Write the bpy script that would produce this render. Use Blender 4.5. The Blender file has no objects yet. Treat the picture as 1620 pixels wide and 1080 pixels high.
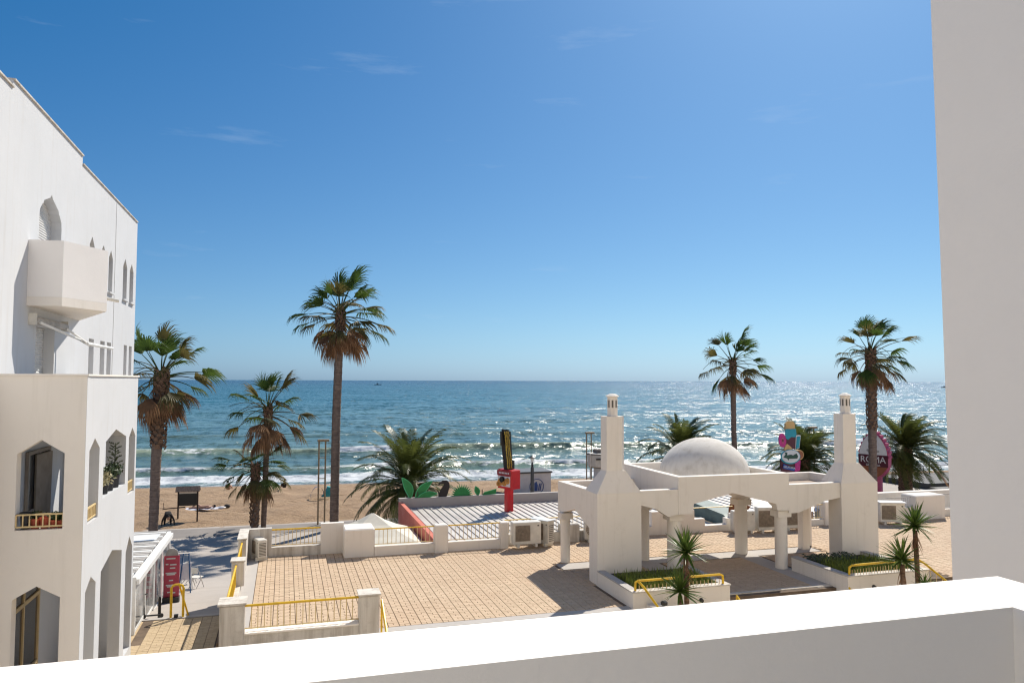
import bpy, math, random
import numpy as np
from mathutils import Vector, Matrix
from mathutils.geometry import tessellate_polygon
R = math.radians
random.seed(7); rng = np.random.default_rng(7)
scene = bpy.context.scene
COL = scene.collection
# ------------------------------------------------------------------ camera, sky, sun, exposure
cam = bpy.data.cameras.new('camera'); cam_ob = bpy.data.objects.new('camera', cam); COL.objects.link(cam_ob)
cam.sensor_width = 36.0; cam.lens = 36.0 * 1200 / 1620
cam.clip_start = 0.05; cam.clip_end = 90000
EYE = 9.0
yaw, pitch, roll = R(16.6325), R(2.9577), 0.003
_f0 = Vector((math.sin(yaw), math.cos(yaw), 0)); _r = Vector((math.cos(yaw), -math.sin(yaw), 0)); _u = Vector((0, 0, 1))
_f = _f0 * math.cos(pitch) + _u * math.sin(pitch); _uc = _u * math.cos(pitch) - _f0 * math.sin(pitch)
_r2 = _r * math.cos(roll) + _uc * math.sin(roll); _u2 = _uc * math.cos(roll) - _r * math.sin(roll)
cam_ob.matrix_world = Matrix(((_r2.x, _u2.x, -_f.x, 0), (_r2.y, _u2.y, -_f.y, 0), (_r2.z, _u2.z, -_f.z, EYE), (0, 0, 0, 1)))
scene.camera = cam_ob
SUN_AZ, SUN_EL = R(42.5), R(46.0)          # azimuth from +Y (the sea) towards +X
world = bpy.data.worlds.new('World'); scene.world = world; world.use_nodes = True
wn = world.node_tree.nodes; wl = world.node_tree.links; wn.clear()
w_out = wn.new('ShaderNodeOutputWorld'); w_bg = wn.new('ShaderNodeBackground'); w_sky = wn.new('ShaderNodeTexSky')
w_sky.sky_type = 'NISHITA'; w_sky.sun_disc = False; w_sky.sun_elevation = SUN_EL; w_sky.sun_rotation = SUN_AZ
w_sky.altitude = 10; w_sky.air_density = 1.0; w_sky.dust_density = 0.7; w_sky.ozone_density = 3.0
# film response per channel: deep blue overhead, pale blue (not yellow) at the horizon
w_s2 = wn.new('ShaderNodeSeparateColor'); w_c2 = wn.new('ShaderNodeCombineColor'); wl.new(w_sky.outputs[0], w_s2.inputs[0])
def w_math(op, a, b):
    x = wn.new('ShaderNodeMath'); x.operation = op
    for i, v in enumerate((a, b)):
        if isinstance(v, (int, float)): x.inputs[i].default_value = v
        else: wl.new(v, x.inputs[i])
    return x.outputs[0]
wl.new(w_math('MAXIMUM', w_math('SUBTRACT', w_math('MULTIPLY', w_s2.outputs[0], 0.56), 0.68), 0.1), w_c2.inputs[0])
wl.new(w_math('ADD', w_math('MULTIPLY', w_math('POWER', w_s2.outputs[1], 1.11), 0.38), w_math('MULTIPLY', w_s2.outputs[0], 0.26)), w_c2.inputs[1])
wl.new(w_math('ADD', w_math('MULTIPLY', w_math('POWER', w_s2.outputs[2], 0.8), 0.99), w_math('MULTIPLY', w_s2.outputs[0], 0.38)), w_c2.inputs[2])
# thin wisps of cirrus, low and stretched along the horizon
w_tc = wn.new('ShaderNodeTexCoord'); w_sep = wn.new('ShaderNodeSeparateXYZ'); wl.new(w_tc.outputs['Generated'], w_sep.inputs[0])
w_map = wn.new('ShaderNodeMapping'); w_map.inputs['Scale'].default_value = (1.3, 1.3, 9.0); wl.new(w_tc.outputs['Generated'], w_map.inputs[0])
w_no = wn.new('ShaderNodeTexNoise'); w_no.inputs['Scale'].default_value = 3.2; w_no.inputs['Detail'].default_value = 7; w_no.inputs['Roughness'].default_value = 0.62
wl.new(w_map.outputs[0], w_no.inputs['Vector'])
w_ramp = wn.new('ShaderNodeMapRange'); w_ramp.inputs['From Min'].default_value = 0.62; w_ramp.inputs['From Max'].default_value = 0.85; w_ramp.inputs['To Max'].default_value = 0.22
wl.new(w_no.outputs['Fac'], w_ramp.inputs['Value'])
w_mix = wn.new('ShaderNodeMix'); w_mix.data_type = 'RGBA'; w_mix.inputs['B'].default_value = (6.2, 7.2, 8.4, 1)
wl.new(w_ramp.outputs[0], w_mix.inputs['Factor']); wl.new(w_c2.outputs[0], w_mix.inputs['A'])
wl.new(w_mix.outputs['Result'], w_bg.inputs['Color']); w_bg.inputs['Strength'].default_value = 0.082
wl.new(w_bg.outputs[0], w_out.inputs['Surface'])
sun = bpy.data.lights.new('sun', 'SUN'); sun.energy = 4.5; sun.angle = R(0.53); sun.color = (1.0, 0.93, 0.82)
sun_ob = bpy.data.objects.new('sun', sun); COL.objects.link(sun_ob)
_sd = Vector((math.sin(SUN_AZ) * math.cos(SUN_EL), math.cos(SUN_AZ) * math.cos(SUN_EL), math.sin(SUN_EL)))
sun_ob.rotation_euler = (-_sd).to_track_quat('-Z', 'Y').to_euler(); sun_ob.location = (20, 20, 60)
scene.view_settings.view_transform = 'Standard'; scene.view_settings.look = 'None'
scene.view_settings.exposure = 0.4; scene.view_settings.gamma = 1.0; scene.view_settings.use_curve_mapping = False
scene.render.engine = 'CYCLES'
scene.cycles.max_bounces = 8; scene.cycles.diffuse_bounces = 4; scene.cycles.transparent_max_bounces = 8
scene.cycles.caustics_reflective = False; scene.cycles.caustics_refractive = False
scene.cycles.sample_clamp_indirect = 8.0
scene.cycles.filter_width = 1.25
scene.cycles.use_denoising = True
scene.cycles.denoising_prefilter = 'ACCURATE'

# ------------------------------------------------------------------ materials
class NT:
    def __init__(s, name):
        s.m = bpy.data.materials.new(name); s.m.use_nodes = True; s.t = s.m.node_tree; s.n = s.t.nodes; s.l = s.t.links
        s.b = s.n['Principled BSDF']
    def add(s, k, **kw):
        x = s.n.new('ShaderNode' + k)
        for a, v in kw.items():
            if a in x.inputs: x.inputs[a].default_value = v
            else: setattr(x, a, v)
        return x
    def L(s, a, b): s.l.new(a, b)
    def noise(s, scale, detail=4, rough=0.55, coord='Object', sc=(1, 1, 1), dist=0.0):
        tc = s.add('TexCoord'); mp = s.add('Mapping'); mp.inputs['Scale'].default_value = sc
        s.L(tc.outputs[coord] if coord != 'World' else s.add('NewGeometry').outputs['Position'], mp.inputs[0])
        n = s.add('TexNoise'); n.inputs['Scale'].default_value = scale; n.inputs['Detail'].default_value = detail
        n.inputs['Roughness'].default_value = rough; n.inputs['Distortion'].default_value = dist
        s.L(mp.outputs[0], n.inputs['Vector']); return n.outputs['Fac']
    def rng(s, v, a, b, c=0.0, d=1.0):
        r = s.add('MapRange'); r.inputs['From Min'].default_value = a; r.inputs['From Max'].default_value = b
        r.inputs['To Min'].default_value = c; r.inputs['To Max'].default_value = d; s.L(v, r.inputs['Value']); return r.outputs[0]
    def mix(s, f, a, b, mode='MIX'):
        x = s.add('Mix'); x.data_type = 'RGBA'; x.blend_type = mode
        for k, v in (('A', a), ('B', b)):
            if isinstance(v, (tuple, list)): x.inputs[k].default_value = tuple(v) + ((1,) if len(v) == 3 else ())
            else: s.L(v, x.inputs[k])
        if isinstance(f, (int, float)): x.inputs['Factor'].default_value = f
        else: s.L(f, x.inputs['Factor'])
        return x.outputs['Result']
    def math(s, op, a, b=None):
        x = s.add('Math'); x.operation = op
        for i, v in enumerate((a, b)):
            if v is None: continue
            if isinstance(v, (int, float)): x.inputs[i].default_value = v
            else: s.L(v, x.inputs[i])
        return x.outputs[0]
    def bump(s, h, strength=0.3, dist=0.02, nrm=None):
        x = s.add('Bump'); x.inputs['Strength'].default_value = strength; x.inputs['Distance'].default_value = dist
        s.L(h, x.inputs['Height'])
        if nrm is not None: s.L(nrm, x.inputs['Normal'])
        return x.outputs[0]
    def col(s, c):
        if isinstance(c, (tuple, list)): s.b.inputs['Base Color'].default_value = tuple(c) + (1,)
        else: s.L(c, s.b.inputs['Base Color'])
    def set(s, **kw):
        for k, v in kw.items():
            k = k.replace('_', ' ')
            if isinstance(v, (int, float, tuple)): s.b.inputs[k].default_value = v
            else: s.L(v, s.b.inputs[k])

MATS = {}
def simple(name, c, rough=0.6, var=0.12, scale=3.0, metal=0.0, bump=0.0, spec=0.5):
    t = NT(name); f = t.rng(t.noise(scale, 5, coord='World'), 0.3, 0.7)
    d = tuple(x * (1 - var * 1.6) for x in c); l = tuple(min(1, x * (1 + var * 0.6)) for x in c)
    t.col(t.mix(f, d, l)); t.set(Roughness=rough, Metallic=metal, Specular_IOR_Level=spec)
    if bump: t.set(Normal=t.bump(t.noise(scale * 12, 3, coord='World'), bump, 0.01))
    MATS[name] = t.m; return t.m
def plaster(name, c, stain=(0.42, 0.36, 0.28), amt=0.35, streak=0.3, rough=0.85, lo=0.5):
    t = NT(name)
    big = t.rng(t.noise(0.6, 6, 0.6, 'World'), 0.35, 0.7)
    base = t.mix(big, tuple(x * 0.95 for x in c), c)
    st = t.noise(2.2, 6, 0.65, 'World', (2.2, 2.2, 0.16))
    base = t.mix(t.math('MULTIPLY', t.rng(st, lo + 0.04, 0.85), streak), base, stain)
    pt = t.noise(1.4, 8, 0.7, 'World')
    base = t.mix(t.math('MULTIPLY', t.rng(pt, lo + 0.08, 0.82), amt), base, stain)
    t.col(base); t.set(Roughness=rough, Specular_IOR_Level=0.25)
    h = t.noise(34, 5, 0.6, 'World'); h2 = t.noise(1.6, 3, 0.5, 'World')
    t.set(Normal=t.bump(h, 0.16, 0.012, t.bump(h2, 0.25, 0.03)))
    MATS[name] = t.m; return t.m

plaster('lit_white_plaster', (0.61, 0.62, 0.635), amt=0.16, streak=0.30)  # lit copy of the building's plaster; sunlight's neutral tone put into the colour
plaster('balcony_white', (0.92, 0.89, 0.86), amt=0.03, streak=0.03)
plaster('facade_white', (0.84, 0.80, 0.73), amt=0.08, streak=0.1)
plaster('shade_cream_plaster', (0.88, 0.825, 0.75), amt=0.14, streak=0.2)  # warm shade tone painted into the white building's front; plain cream on ledges
plaster('gazebo_plaster', (0.80, 0.745, 0.675), amt=0.30, streak=0.32)
plaster('old_wall', (0.66, 0.62, 0.56), stain=(0.17, 0.125, 0.08), amt=0.6, streak=0.8, lo=0.42)
plaster('roof_mortar', (0.36, 0.28, 0.22), stain=(0.1, 0.08, 0.06), amt=0.7, streak=0.0, lo=0.42)
plaster('stained_step', (0.66, 0.60, 0.52), stain=(0.12, 0.09, 0.06), amt=0.75, streak=0.7, lo=0.44)
plaster('red_wall', (0.60, 0.17, 0.12), stain=(0.72, 0.40, 0.32), amt=0.6, streak=0.3, lo=0.42)
plaster('concrete', (0.46, 0.43, 0.40), stain=(0.25, 0.22, 0.19), amt=0.4, streak=0.0, lo=0.45)
plaster('dome_plaster', (0.70, 0.665, 0.61), stain=(0.26, 0.21, 0.15), amt=0.6, streak=0.35, lo=0.44)
simple('yellow_paint', (0.80, 0.50, 0.02), 0.4, 0.15, 5)
simple('cream_rail', (0.72, 0.55, 0.28), 0.5, 0.12, 6)
simple('white_paint', (0.80, 0.80, 0.78), 0.45, 0.08, 3)
simple('ac_white', (0.70, 0.67, 0.60), 0.5, 0.12, 3)
simple('ac_cover', (0.74, 0.76, 0.77), 0.4, 0.1, 3)
simple('grille_dark', (0.10, 0.085, 0.07), 0.6, 0.2, 8)
simple('grille_brown', (0.26, 0.21, 0.16), 0.6, 0.2, 8)
simple('dark_metal', (0.03, 0.03, 0.032), 0.45, 0.2, 6)
simple('black_metal', (0.012, 0.012, 0.013), 0.45, 0.2, 6)
simple('bronze_metal', (0.34, 0.25, 0.15), 0.5, 0.2, 6)
simple('grey_post', (0.07, 0.075, 0.08), 0.5, 0.2, 6)
simple('slat_grey', (0.42, 0.40, 0.38), 0.6, 0.2, 4)
simple('red_paint', (0.62, 0.015, 0.02), 0.35, 0.1, 3)
simple('dark_red', (0.30, 0.03, 0.035), 0.4, 0.1, 3)
simple('sign_yellow', (0.50, 0.34, 0.04), 0.5, 0.35, 7)
simple('sign_orange', (0.60, 0.26, 0.05), 0.5, 0.25, 7)
simple('sign_black', (0.015, 0.014, 0.012), 0.4, 0.1, 5)
simple('leaf_sign_green', (0.012, 0.24, 0.055), 0.45, 0.15, 4)
simple('leaf_sign_edge', (0.08, 0.50, 0.2), 0.45, 0.1, 4)
simple('toucan_black', (0.016, 0.010, 0.010), 0.5, 0.1, 4)
simple('pink_board', (0.52, 0.055, 0.10), 0.45, 0.12, 2)
simple('sign_pink', (0.50, 0.09, 0.19), 0.5, 0.12, 4)
simple('sign_magenta', (0.50, 0.02, 0.22), 0.5, 0.12, 4)
simple('sign_plum', (0.09, 0.012, 0.03), 0.5, 0.12, 4)
simple('sign_maroon', (0.085, 0.008, 0.022), 0.5, 0.1, 4)
simple('sign_white', (0.74, 0.72, 0.71), 0.5, 0.06, 4)
simple('sign_teal', (0.01, 0.30, 0.40), 0.5, 0.1, 4)
simple('sign_tan', (0.62, 0.40, 0.16), 0.5, 0.12, 4)
simple('sign_blue', (0.02, 0.08, 0.36), 0.5, 0.1, 4)
simple('sign_green', (0.01, 0.07, 0.05), 0.5, 0.2, 4)
simple('sign_brown', (0.30, 0.10, 0.04), 0.5, 0.1, 4)
simple('hut_white', (0.66, 0.67, 0.69), 0.6, 0.08, 2)
simple('hut_blue', (0.03, 0.09, 0.30), 0.5, 0.1, 3)
simple('wood_dark', (0.045, 0.028, 0.020), 0.8, 0.3, 8)
simple('wood_grey', (0.22, 0.19, 0.165), 0.85, 0.35, 6)
simple('thatch', (0.14, 0.10, 0.085), 0.9, 0.3, 9)
simple('deck_grey', (0.13, 0.125, 0.12), 0.8, 0.2, 5)
simple('cloth_black', (0.014, 0.012, 0.013), 0.9, 0.2, 6)
simple('cloth_dark', (0.06, 0.05, 0.045), 0.9, 0.2, 6)
simple('cloth_blue', (0.02, 0.09, 0.22), 0.85, 0.15, 6)
simple('cloth_teal', (0.05, 0.36, 0.38), 0.85, 0.15, 6)
simple('towel_white', (0.62, 0.62, 0.68), 0.95, 0.25, 9)
simple('skin', (0.42, 0.24, 0.16), 0.6, 0.1, 6)
simple('tent_canvas', (0.66, 0.62, 0.52), 0.75, 0.1, 1.5, bump=0.1)
simple('tarp_green', (0.12, 0.18, 0.17), 0.6, 0.2, 2)
simple('tarp_purple', (0.07, 0.03, 0.11), 0.6, 0.15, 2)
simple('rust_brown', (0.28, 0.10, 0.035), 0.8, 0.2, 4)
simple('pot_terracotta', (0.42, 0.085, 0.045), 0.7, 0.2, 5)
simple('pot_dark', (0.035, 0.038, 0.045), 0.6, 0.2, 5)
simple('soil', (0.06, 0.042, 0.03), 0.95, 0.35, 9, bump=0.5)
simple('curtain', (0.33, 0.29, 0.25), 0.9, 0.12, 4)
simple('brown_frame', (0.56, 0.42, 0.22), 0.5, 0.08, 4)
simple('door_panel', (0.13, 0.09, 0.065), 0.4, 0.1, 3)
simple('shutter', (0.70, 0.69, 0.67), 0.55, 0.06, 4)
simple('lamp_glass', (0.75, 0.75, 0.74), 0.3, 0.02, 4)
simple('blue_plate', (0.10, 0.27, 0.34), 0.5, 0.05, 4)
simple('plant_green', (0.045, 0.085, 0.02), 0.6, 0.5, 14)
simple('plant_dark', (0.055, 0.075, 0.03), 0.6, 0.4, 14)
simple('flower_pale', (0.50, 0.45, 0.26), 0.7, 0.4, 14)
simple('grass', (0.20, 0.25, 0.035), 0.7, 0.45, 5)
simple('boat_dark', (0.05, 0.055, 0.07), 0.5, 0.1, 3)

def leafmat(name, c1, c2, tr=0.35, rough=0.6):
    t = NT(name)
    oi = t.add('ObjectInfo'); f = t.rng(t.noise(2.5, 3, coord='World'), 0.3, 0.7)
    f2 = t.math('ADD', t.math('MULTIPLY', f, 0.6), t.math('MULTIPLY', oi.outputs['Random'], 0.4))
    c = t.mix(f2, c1, c2); t.col(c); t.set(Roughness=rough, Specular_IOR_Level=0.25)
    trn = t.add('BsdfTranslucent'); t.L(c, trn.inputs['Color']); mx = t.add('MixShader'); mx.inputs['Fac'].default_value = tr
    t.L(t.b.outputs[0], mx.inputs[1]); t.L(trn.outputs[0], mx.inputs[2])
    t.L(mx.outputs[0], t.n['Material Output'].inputs['Surface']); MATS[name] = t.m
leafmat('palm_green', (0.036, 0.07, 0.015), (0.09, 0.145, 0.026), 0.36)
leafmat('palm_olive', (0.09, 0.08, 0.024), (0.15, 0.125, 0.04), 0.35)
leafmat('palm_dead', (0.15, 0.08, 0.042), (0.34, 0.20, 0.11), 0.35, 0.8)
leafmat('date_green', (0.045, 0.066, 0.018), (0.12, 0.135, 0.03), 0.4, 0.4)
leafmat('yucca_green', (0.045, 0.085, 0.015), (0.13, 0.19, 0.04), 0.25, 0.4)
def trunkmat(name, a, b, ring=9.0):
    t = NT(name)
    n = t.noise(7, 6, 0.65, 'World'); n2 = t.noise(ring, 3, 0.5, 'World', (0.25, 0.25, 1.4))
    c = t.mix(t.rng(t.math('ADD', t.math('MULTIPLY', n, .5), t.math('MULTIPLY', n2, .5)), 0.35, 0.65), a, b)
    t.col(c); t.set(Roughness=0.9, Specular_IOR_Level=0.2, Normal=t.bump(n2, 0.8, 0.06, t.bump(n, 0.5, 0.03))); MATS[name] = t.m
trunkmat('trunk_grey', (0.13, 0.095, 0.078), (0.28, 0.21, 0.17))
trunkmat('trunk_brown', (0.08, 0.047, 0.032), (0.28, 0.175, 0.115), 14)

def tilemat(name, a, b, c):
    t = NT(name); g = t.add('NewGeometry'); oi = t.add('ObjectInfo')
    rnd = t.math('FRACT', t.math('ADD', g.outputs['Random Per Island'], oi.outputs['Random']))
    col = t.mix(rnd, a, b); n = t.noise(0.5, 6, 0.62, 'World')
    col = t.mix(t.math('MULTIPLY', t.rng(n, 0.42, 0.72), 0.55), col, c)
    n3 = t.noise(60, 3, 0.6, 'World')
    col = t.mix(t.math('MULTIPLY', t.rng(n3, 0.45, 0.75), 0.18), col, tuple(x * 0.6 for x in a))
    t.col(col); t.set(Roughness=0.85, Specular_IOR_Level=0.3, Normal=t.bump(n3, 0.25, 0.006)); MATS[name] = t.m
tilemat('terrace_tile', (0.50, 0.375, 0.255), (0.58, 0.44, 0.305), (0.50, 0.35, 0.235))
tilemat('plaza_tile', (0.46, 0.35, 0.215), (0.54, 0.415, 0.26), (0.41, 0.31, 0.20))
simple('tile_joint', (0.15, 0.105, 0.07), 0.95, 0.25, 3)

t = NT('asphalt'); n = t.noise(0.28, 7, 0.62, 'World'); n2 = t.noise(70, 3, 0.7, 'World'); n3 = t.noise(1.3, 5, 0.6, 'World', (0.4, 2.2, 1))
c = t.mix(t.rng(n, 0.35, 0.68), (0.40, 0.36, 0.32), (0.50, 0.45, 0.40)); c = t.mix(t.math('MULTIPLY', t.rng(n3, 0.52, 0.72), 0.35), c, (0.30, 0.25, 0.19))
c = t.mix(t.math('MULTIPLY', t.rng(n2, 0.4, 0.75), 0.22), c, (0.14, 0.13, 0.125)); t.col(c)
t.set(Roughness=0.9, Specular_IOR_Level=0.25, Normal=t.bump(n2, 0.3, 0.01)); MATS['asphalt'] = t.m
t = NT('asphalt_dark'); n = t.noise(0.5, 6, 0.62, 'World'); n2 = t.noise(70, 3, 0.7, 'World')
t.col(t.mix(t.rng(n, 0.35, 0.68), (0.20, 0.18, 0.165), (0.25, 0.225, 0.205))); t.set(Roughness=0.9, Normal=t.bump(n2, 0.3, 0.01)); MATS['asphalt_dark'] = t.m

t = NT('sand')                                 # dry dune sand, darker and smooth where the water has wetted it
geo = t.add('NewGeometry'); sx = t.add('SeparateXYZ'); t.L(geo.outputs['Position'], sx.inputs[0])
n = t.noise(0.35, 7, 0.6, 'World', (1, 1.6, 1)); n2 = t.noise(2.6, 6, 0.7, 'World', (1, 1.7, 1)); n3 = t.noise(40, 3, 0.6, 'World')
c = t.mix(t.rng(n, 0.35, 0.68), (0.37, 0.25, 0.155), (0.45, 0.315, 0.20)); c = t.mix(t.math('MULTIPLY', t.rng(n2, 0.55, 0.72), 0.55), c, (0.20, 0.125, 0.075))
wet = t.rng(t.math('ADD', sx.outputs['Z'], t.math('MULTIPLY', n, 0.12)), -2.10, -2.26)
t.col(t.mix(wet, c, (0.17, 0.125, 0.09))); t.set(Roughness=t.rng(wet, 0, 1, 0.95, 0.3), Specular_IOR_Level=t.rng(wet, 0, 1, 0.2, 0.5))
t.set(Normal=t.bump(n2, 0.9, 0.3, t.bump(n3, 0.3, 0.01))); MATS['sand'] = t.m

t = NT('metal_roof'); n = t.noise(0.45, 6, 0.65, 'World', (0.5, 1, 1)); n2 = t.noise(2.5, 6, 0.7, 'World', (2.5, 0.5, 1))
c = t.mix(t.rng(n, 0.38, 0.66), (0.46, 0.43, 0.40), (0.58, 0.55, 0.51)); c = t.mix(t.math('MULTIPLY', t.rng(n2, 0.5, 0.72), 0.6), c, (0.27, 0.23, 0.19))
t.col(c); t.set(Roughness=0.55, Metallic=0.15, Normal=t.bump(n2, 0.1, 0.02)); MATS['metal_roof'] = t.m

t = NT('glass'); t.col((0.85, 0.9, 0.9)); t.set(Roughness=0.02, IOR=1.45, Transmission_Weight=1.0); MATS['glass'] = t.m
t = NT('clear_panel'); trn = t.add('BsdfTransparent'); trn.inputs['Color'].default_value = (0.86, 0.88, 0.89, 1); gl = t.add('BsdfGlossy'); gl.inputs['Roughness'].default_value = 0.05
mx = t.add('MixShader'); fr = t.add('Fresnel'); fr.inputs['IOR'].default_value = 1.5; t.L(t.math('ADD', fr.outputs[0], 0.06), mx.inputs['Fac']); t.L(trn.outputs[0], mx.inputs[1]); t.L(gl.outputs[0], mx.inputs[2])
df = t.add('BsdfDiffuse'); df.inputs['Color'].default_value = (.7, .7, .69, 1); m2x = t.add('MixShader'); t.L(t.rng(t.noise(0.9, 4, 0.5, 'World'), .4, .65, .08, .45), m2x.inputs['Fac']); t.L(mx.outputs[0], m2x.inputs[1]); t.L(df.outputs[0], m2x.inputs[2])
t.L(m2x.outputs[0], t.n['Material Output'].inputs['Surface']); MATS['clear_panel'] = t.m
t = NT('window_dark'); t.col((0.035, 0.04, 0.045)); t.set(Roughness=0.05, Specular_IOR_Level=0.8); MATS['window_dark'] = t.m

t = NT('sea')
geo = t.add('NewGeometry'); sx = t.add('SeparateXYZ'); t.L(geo.outputs['Position'], sx.inputs[0])
dist = t.math('ADD', sx.outputs['Y'], t.math('MULTIPLY', sx.outputs['X'], 0.1))
deep = t.rng(dist, 90, 420); far = t.rng(dist, 400, 3500)
n0 = t.noise(0.02, 5, 0.6, 'World', (0.35, 1, 1))
c = t.mix(deep, (0.105, 0.165, 0.135), (0.001, 0.082, 0.10)); c = t.mix(far, c, (0.003, 0.04, 0.08))
c = t.mix(t.math('MULTIPLY', t.rng(n0, 0.4, 0.7), 0.4), c, (0.005, 0.06, 0.09))
ac_ = t.add('Attribute'); ac_.attribute_name = 'crest'; c = t.mix(t.math('MULTIPLY', ac_.outputs['Fac'], 0.9), c, (0.30, 0.335, 0.22))   # sand-laden water in the breakers, painted lighter in place of backlit green glow
at = t.add('Attribute'); at.attribute_name = 'foam'
nf = t.noise(1.1, 8, 0.68, 'World', (0.7, 1.5, 1)); nf2 = t.noise(0.25, 4, 0.6, 'World', (0.5, 1.6, 1))
fm = t.rng(t.math('ADD', at.outputs['Fac'], t.math('ADD', t.math('MULTIPLY', t.math('SUBTRACT', nf, 0.5), 2.1), t.math('MULTIPLY', t.math('SUBTRACT', nf2, 0.5), 0.9))), 0.42, 0.66)
t.col(t.mix(fm, c, (0.56, 0.585, 0.60)))
t.set(Roughness=t.rng(fm, 0, 1, 0.2, 0.9), IOR=1.333, Specular_IOR_Level=0.37)
def slope(scale, detail, sc, amp):                # wave slopes taken straight from a vector noise, so that they hold at any distance
    mp = t.add('Mapping'); mp.inputs['Scale'].default_value = sc; t.L(geo.outputs['Position'], mp.inputs[0])
    n = t.add('TexNoise'); n.inputs['Scale'].default_value = scale; n.inputs['Detail'].default_value = detail; n.inputs['Roughness'].default_value = 0.6
    t.L(mp.outputs[0], n.inputs['Vector'])
    a = t.add('VectorMath'); a.operation = 'SUBTRACT'; t.L(n.outputs['Color'], a.inputs[0]); a.inputs[1].default_value = (0.5, 0.5, 0.5)
    b = t.add('VectorMath'); b.operation = 'MULTIPLY'; t.L(a.outputs[0], b.inputs[0]); b.inputs[1].default_value = (amp * 0.8, amp, 0); return b.outputs[0]
def vadd(a, b):
    x = t.add('VectorMath'); x.operation = 'ADD'; t.L(a, x.inputs[0]); t.L(b, x.inputs[1]); return x.outputs[0]
sl = vadd(vadd(slope(0.05, 2, (0.4, 1, 1), 0.8), slope(0.28, 3, (0.5, 1, 1), 1.7)), vadd(vadd(slope(0.16, 2, (3.0, 0.55, 1), 1.2), slope(1.3, 3, (0.6, 1, 1), 1.8)), slope(7.0, 2, (0.8, 1, 1), 1.3)))
nv = t.add('VectorMath'); nv.operation = 'NORMALIZE'; t.L(vadd(geo.outputs['Normal'], sl), nv.inputs[0]); t.set(Normal=nv.outputs[0]); MATS['sea'] = t.m

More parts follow.
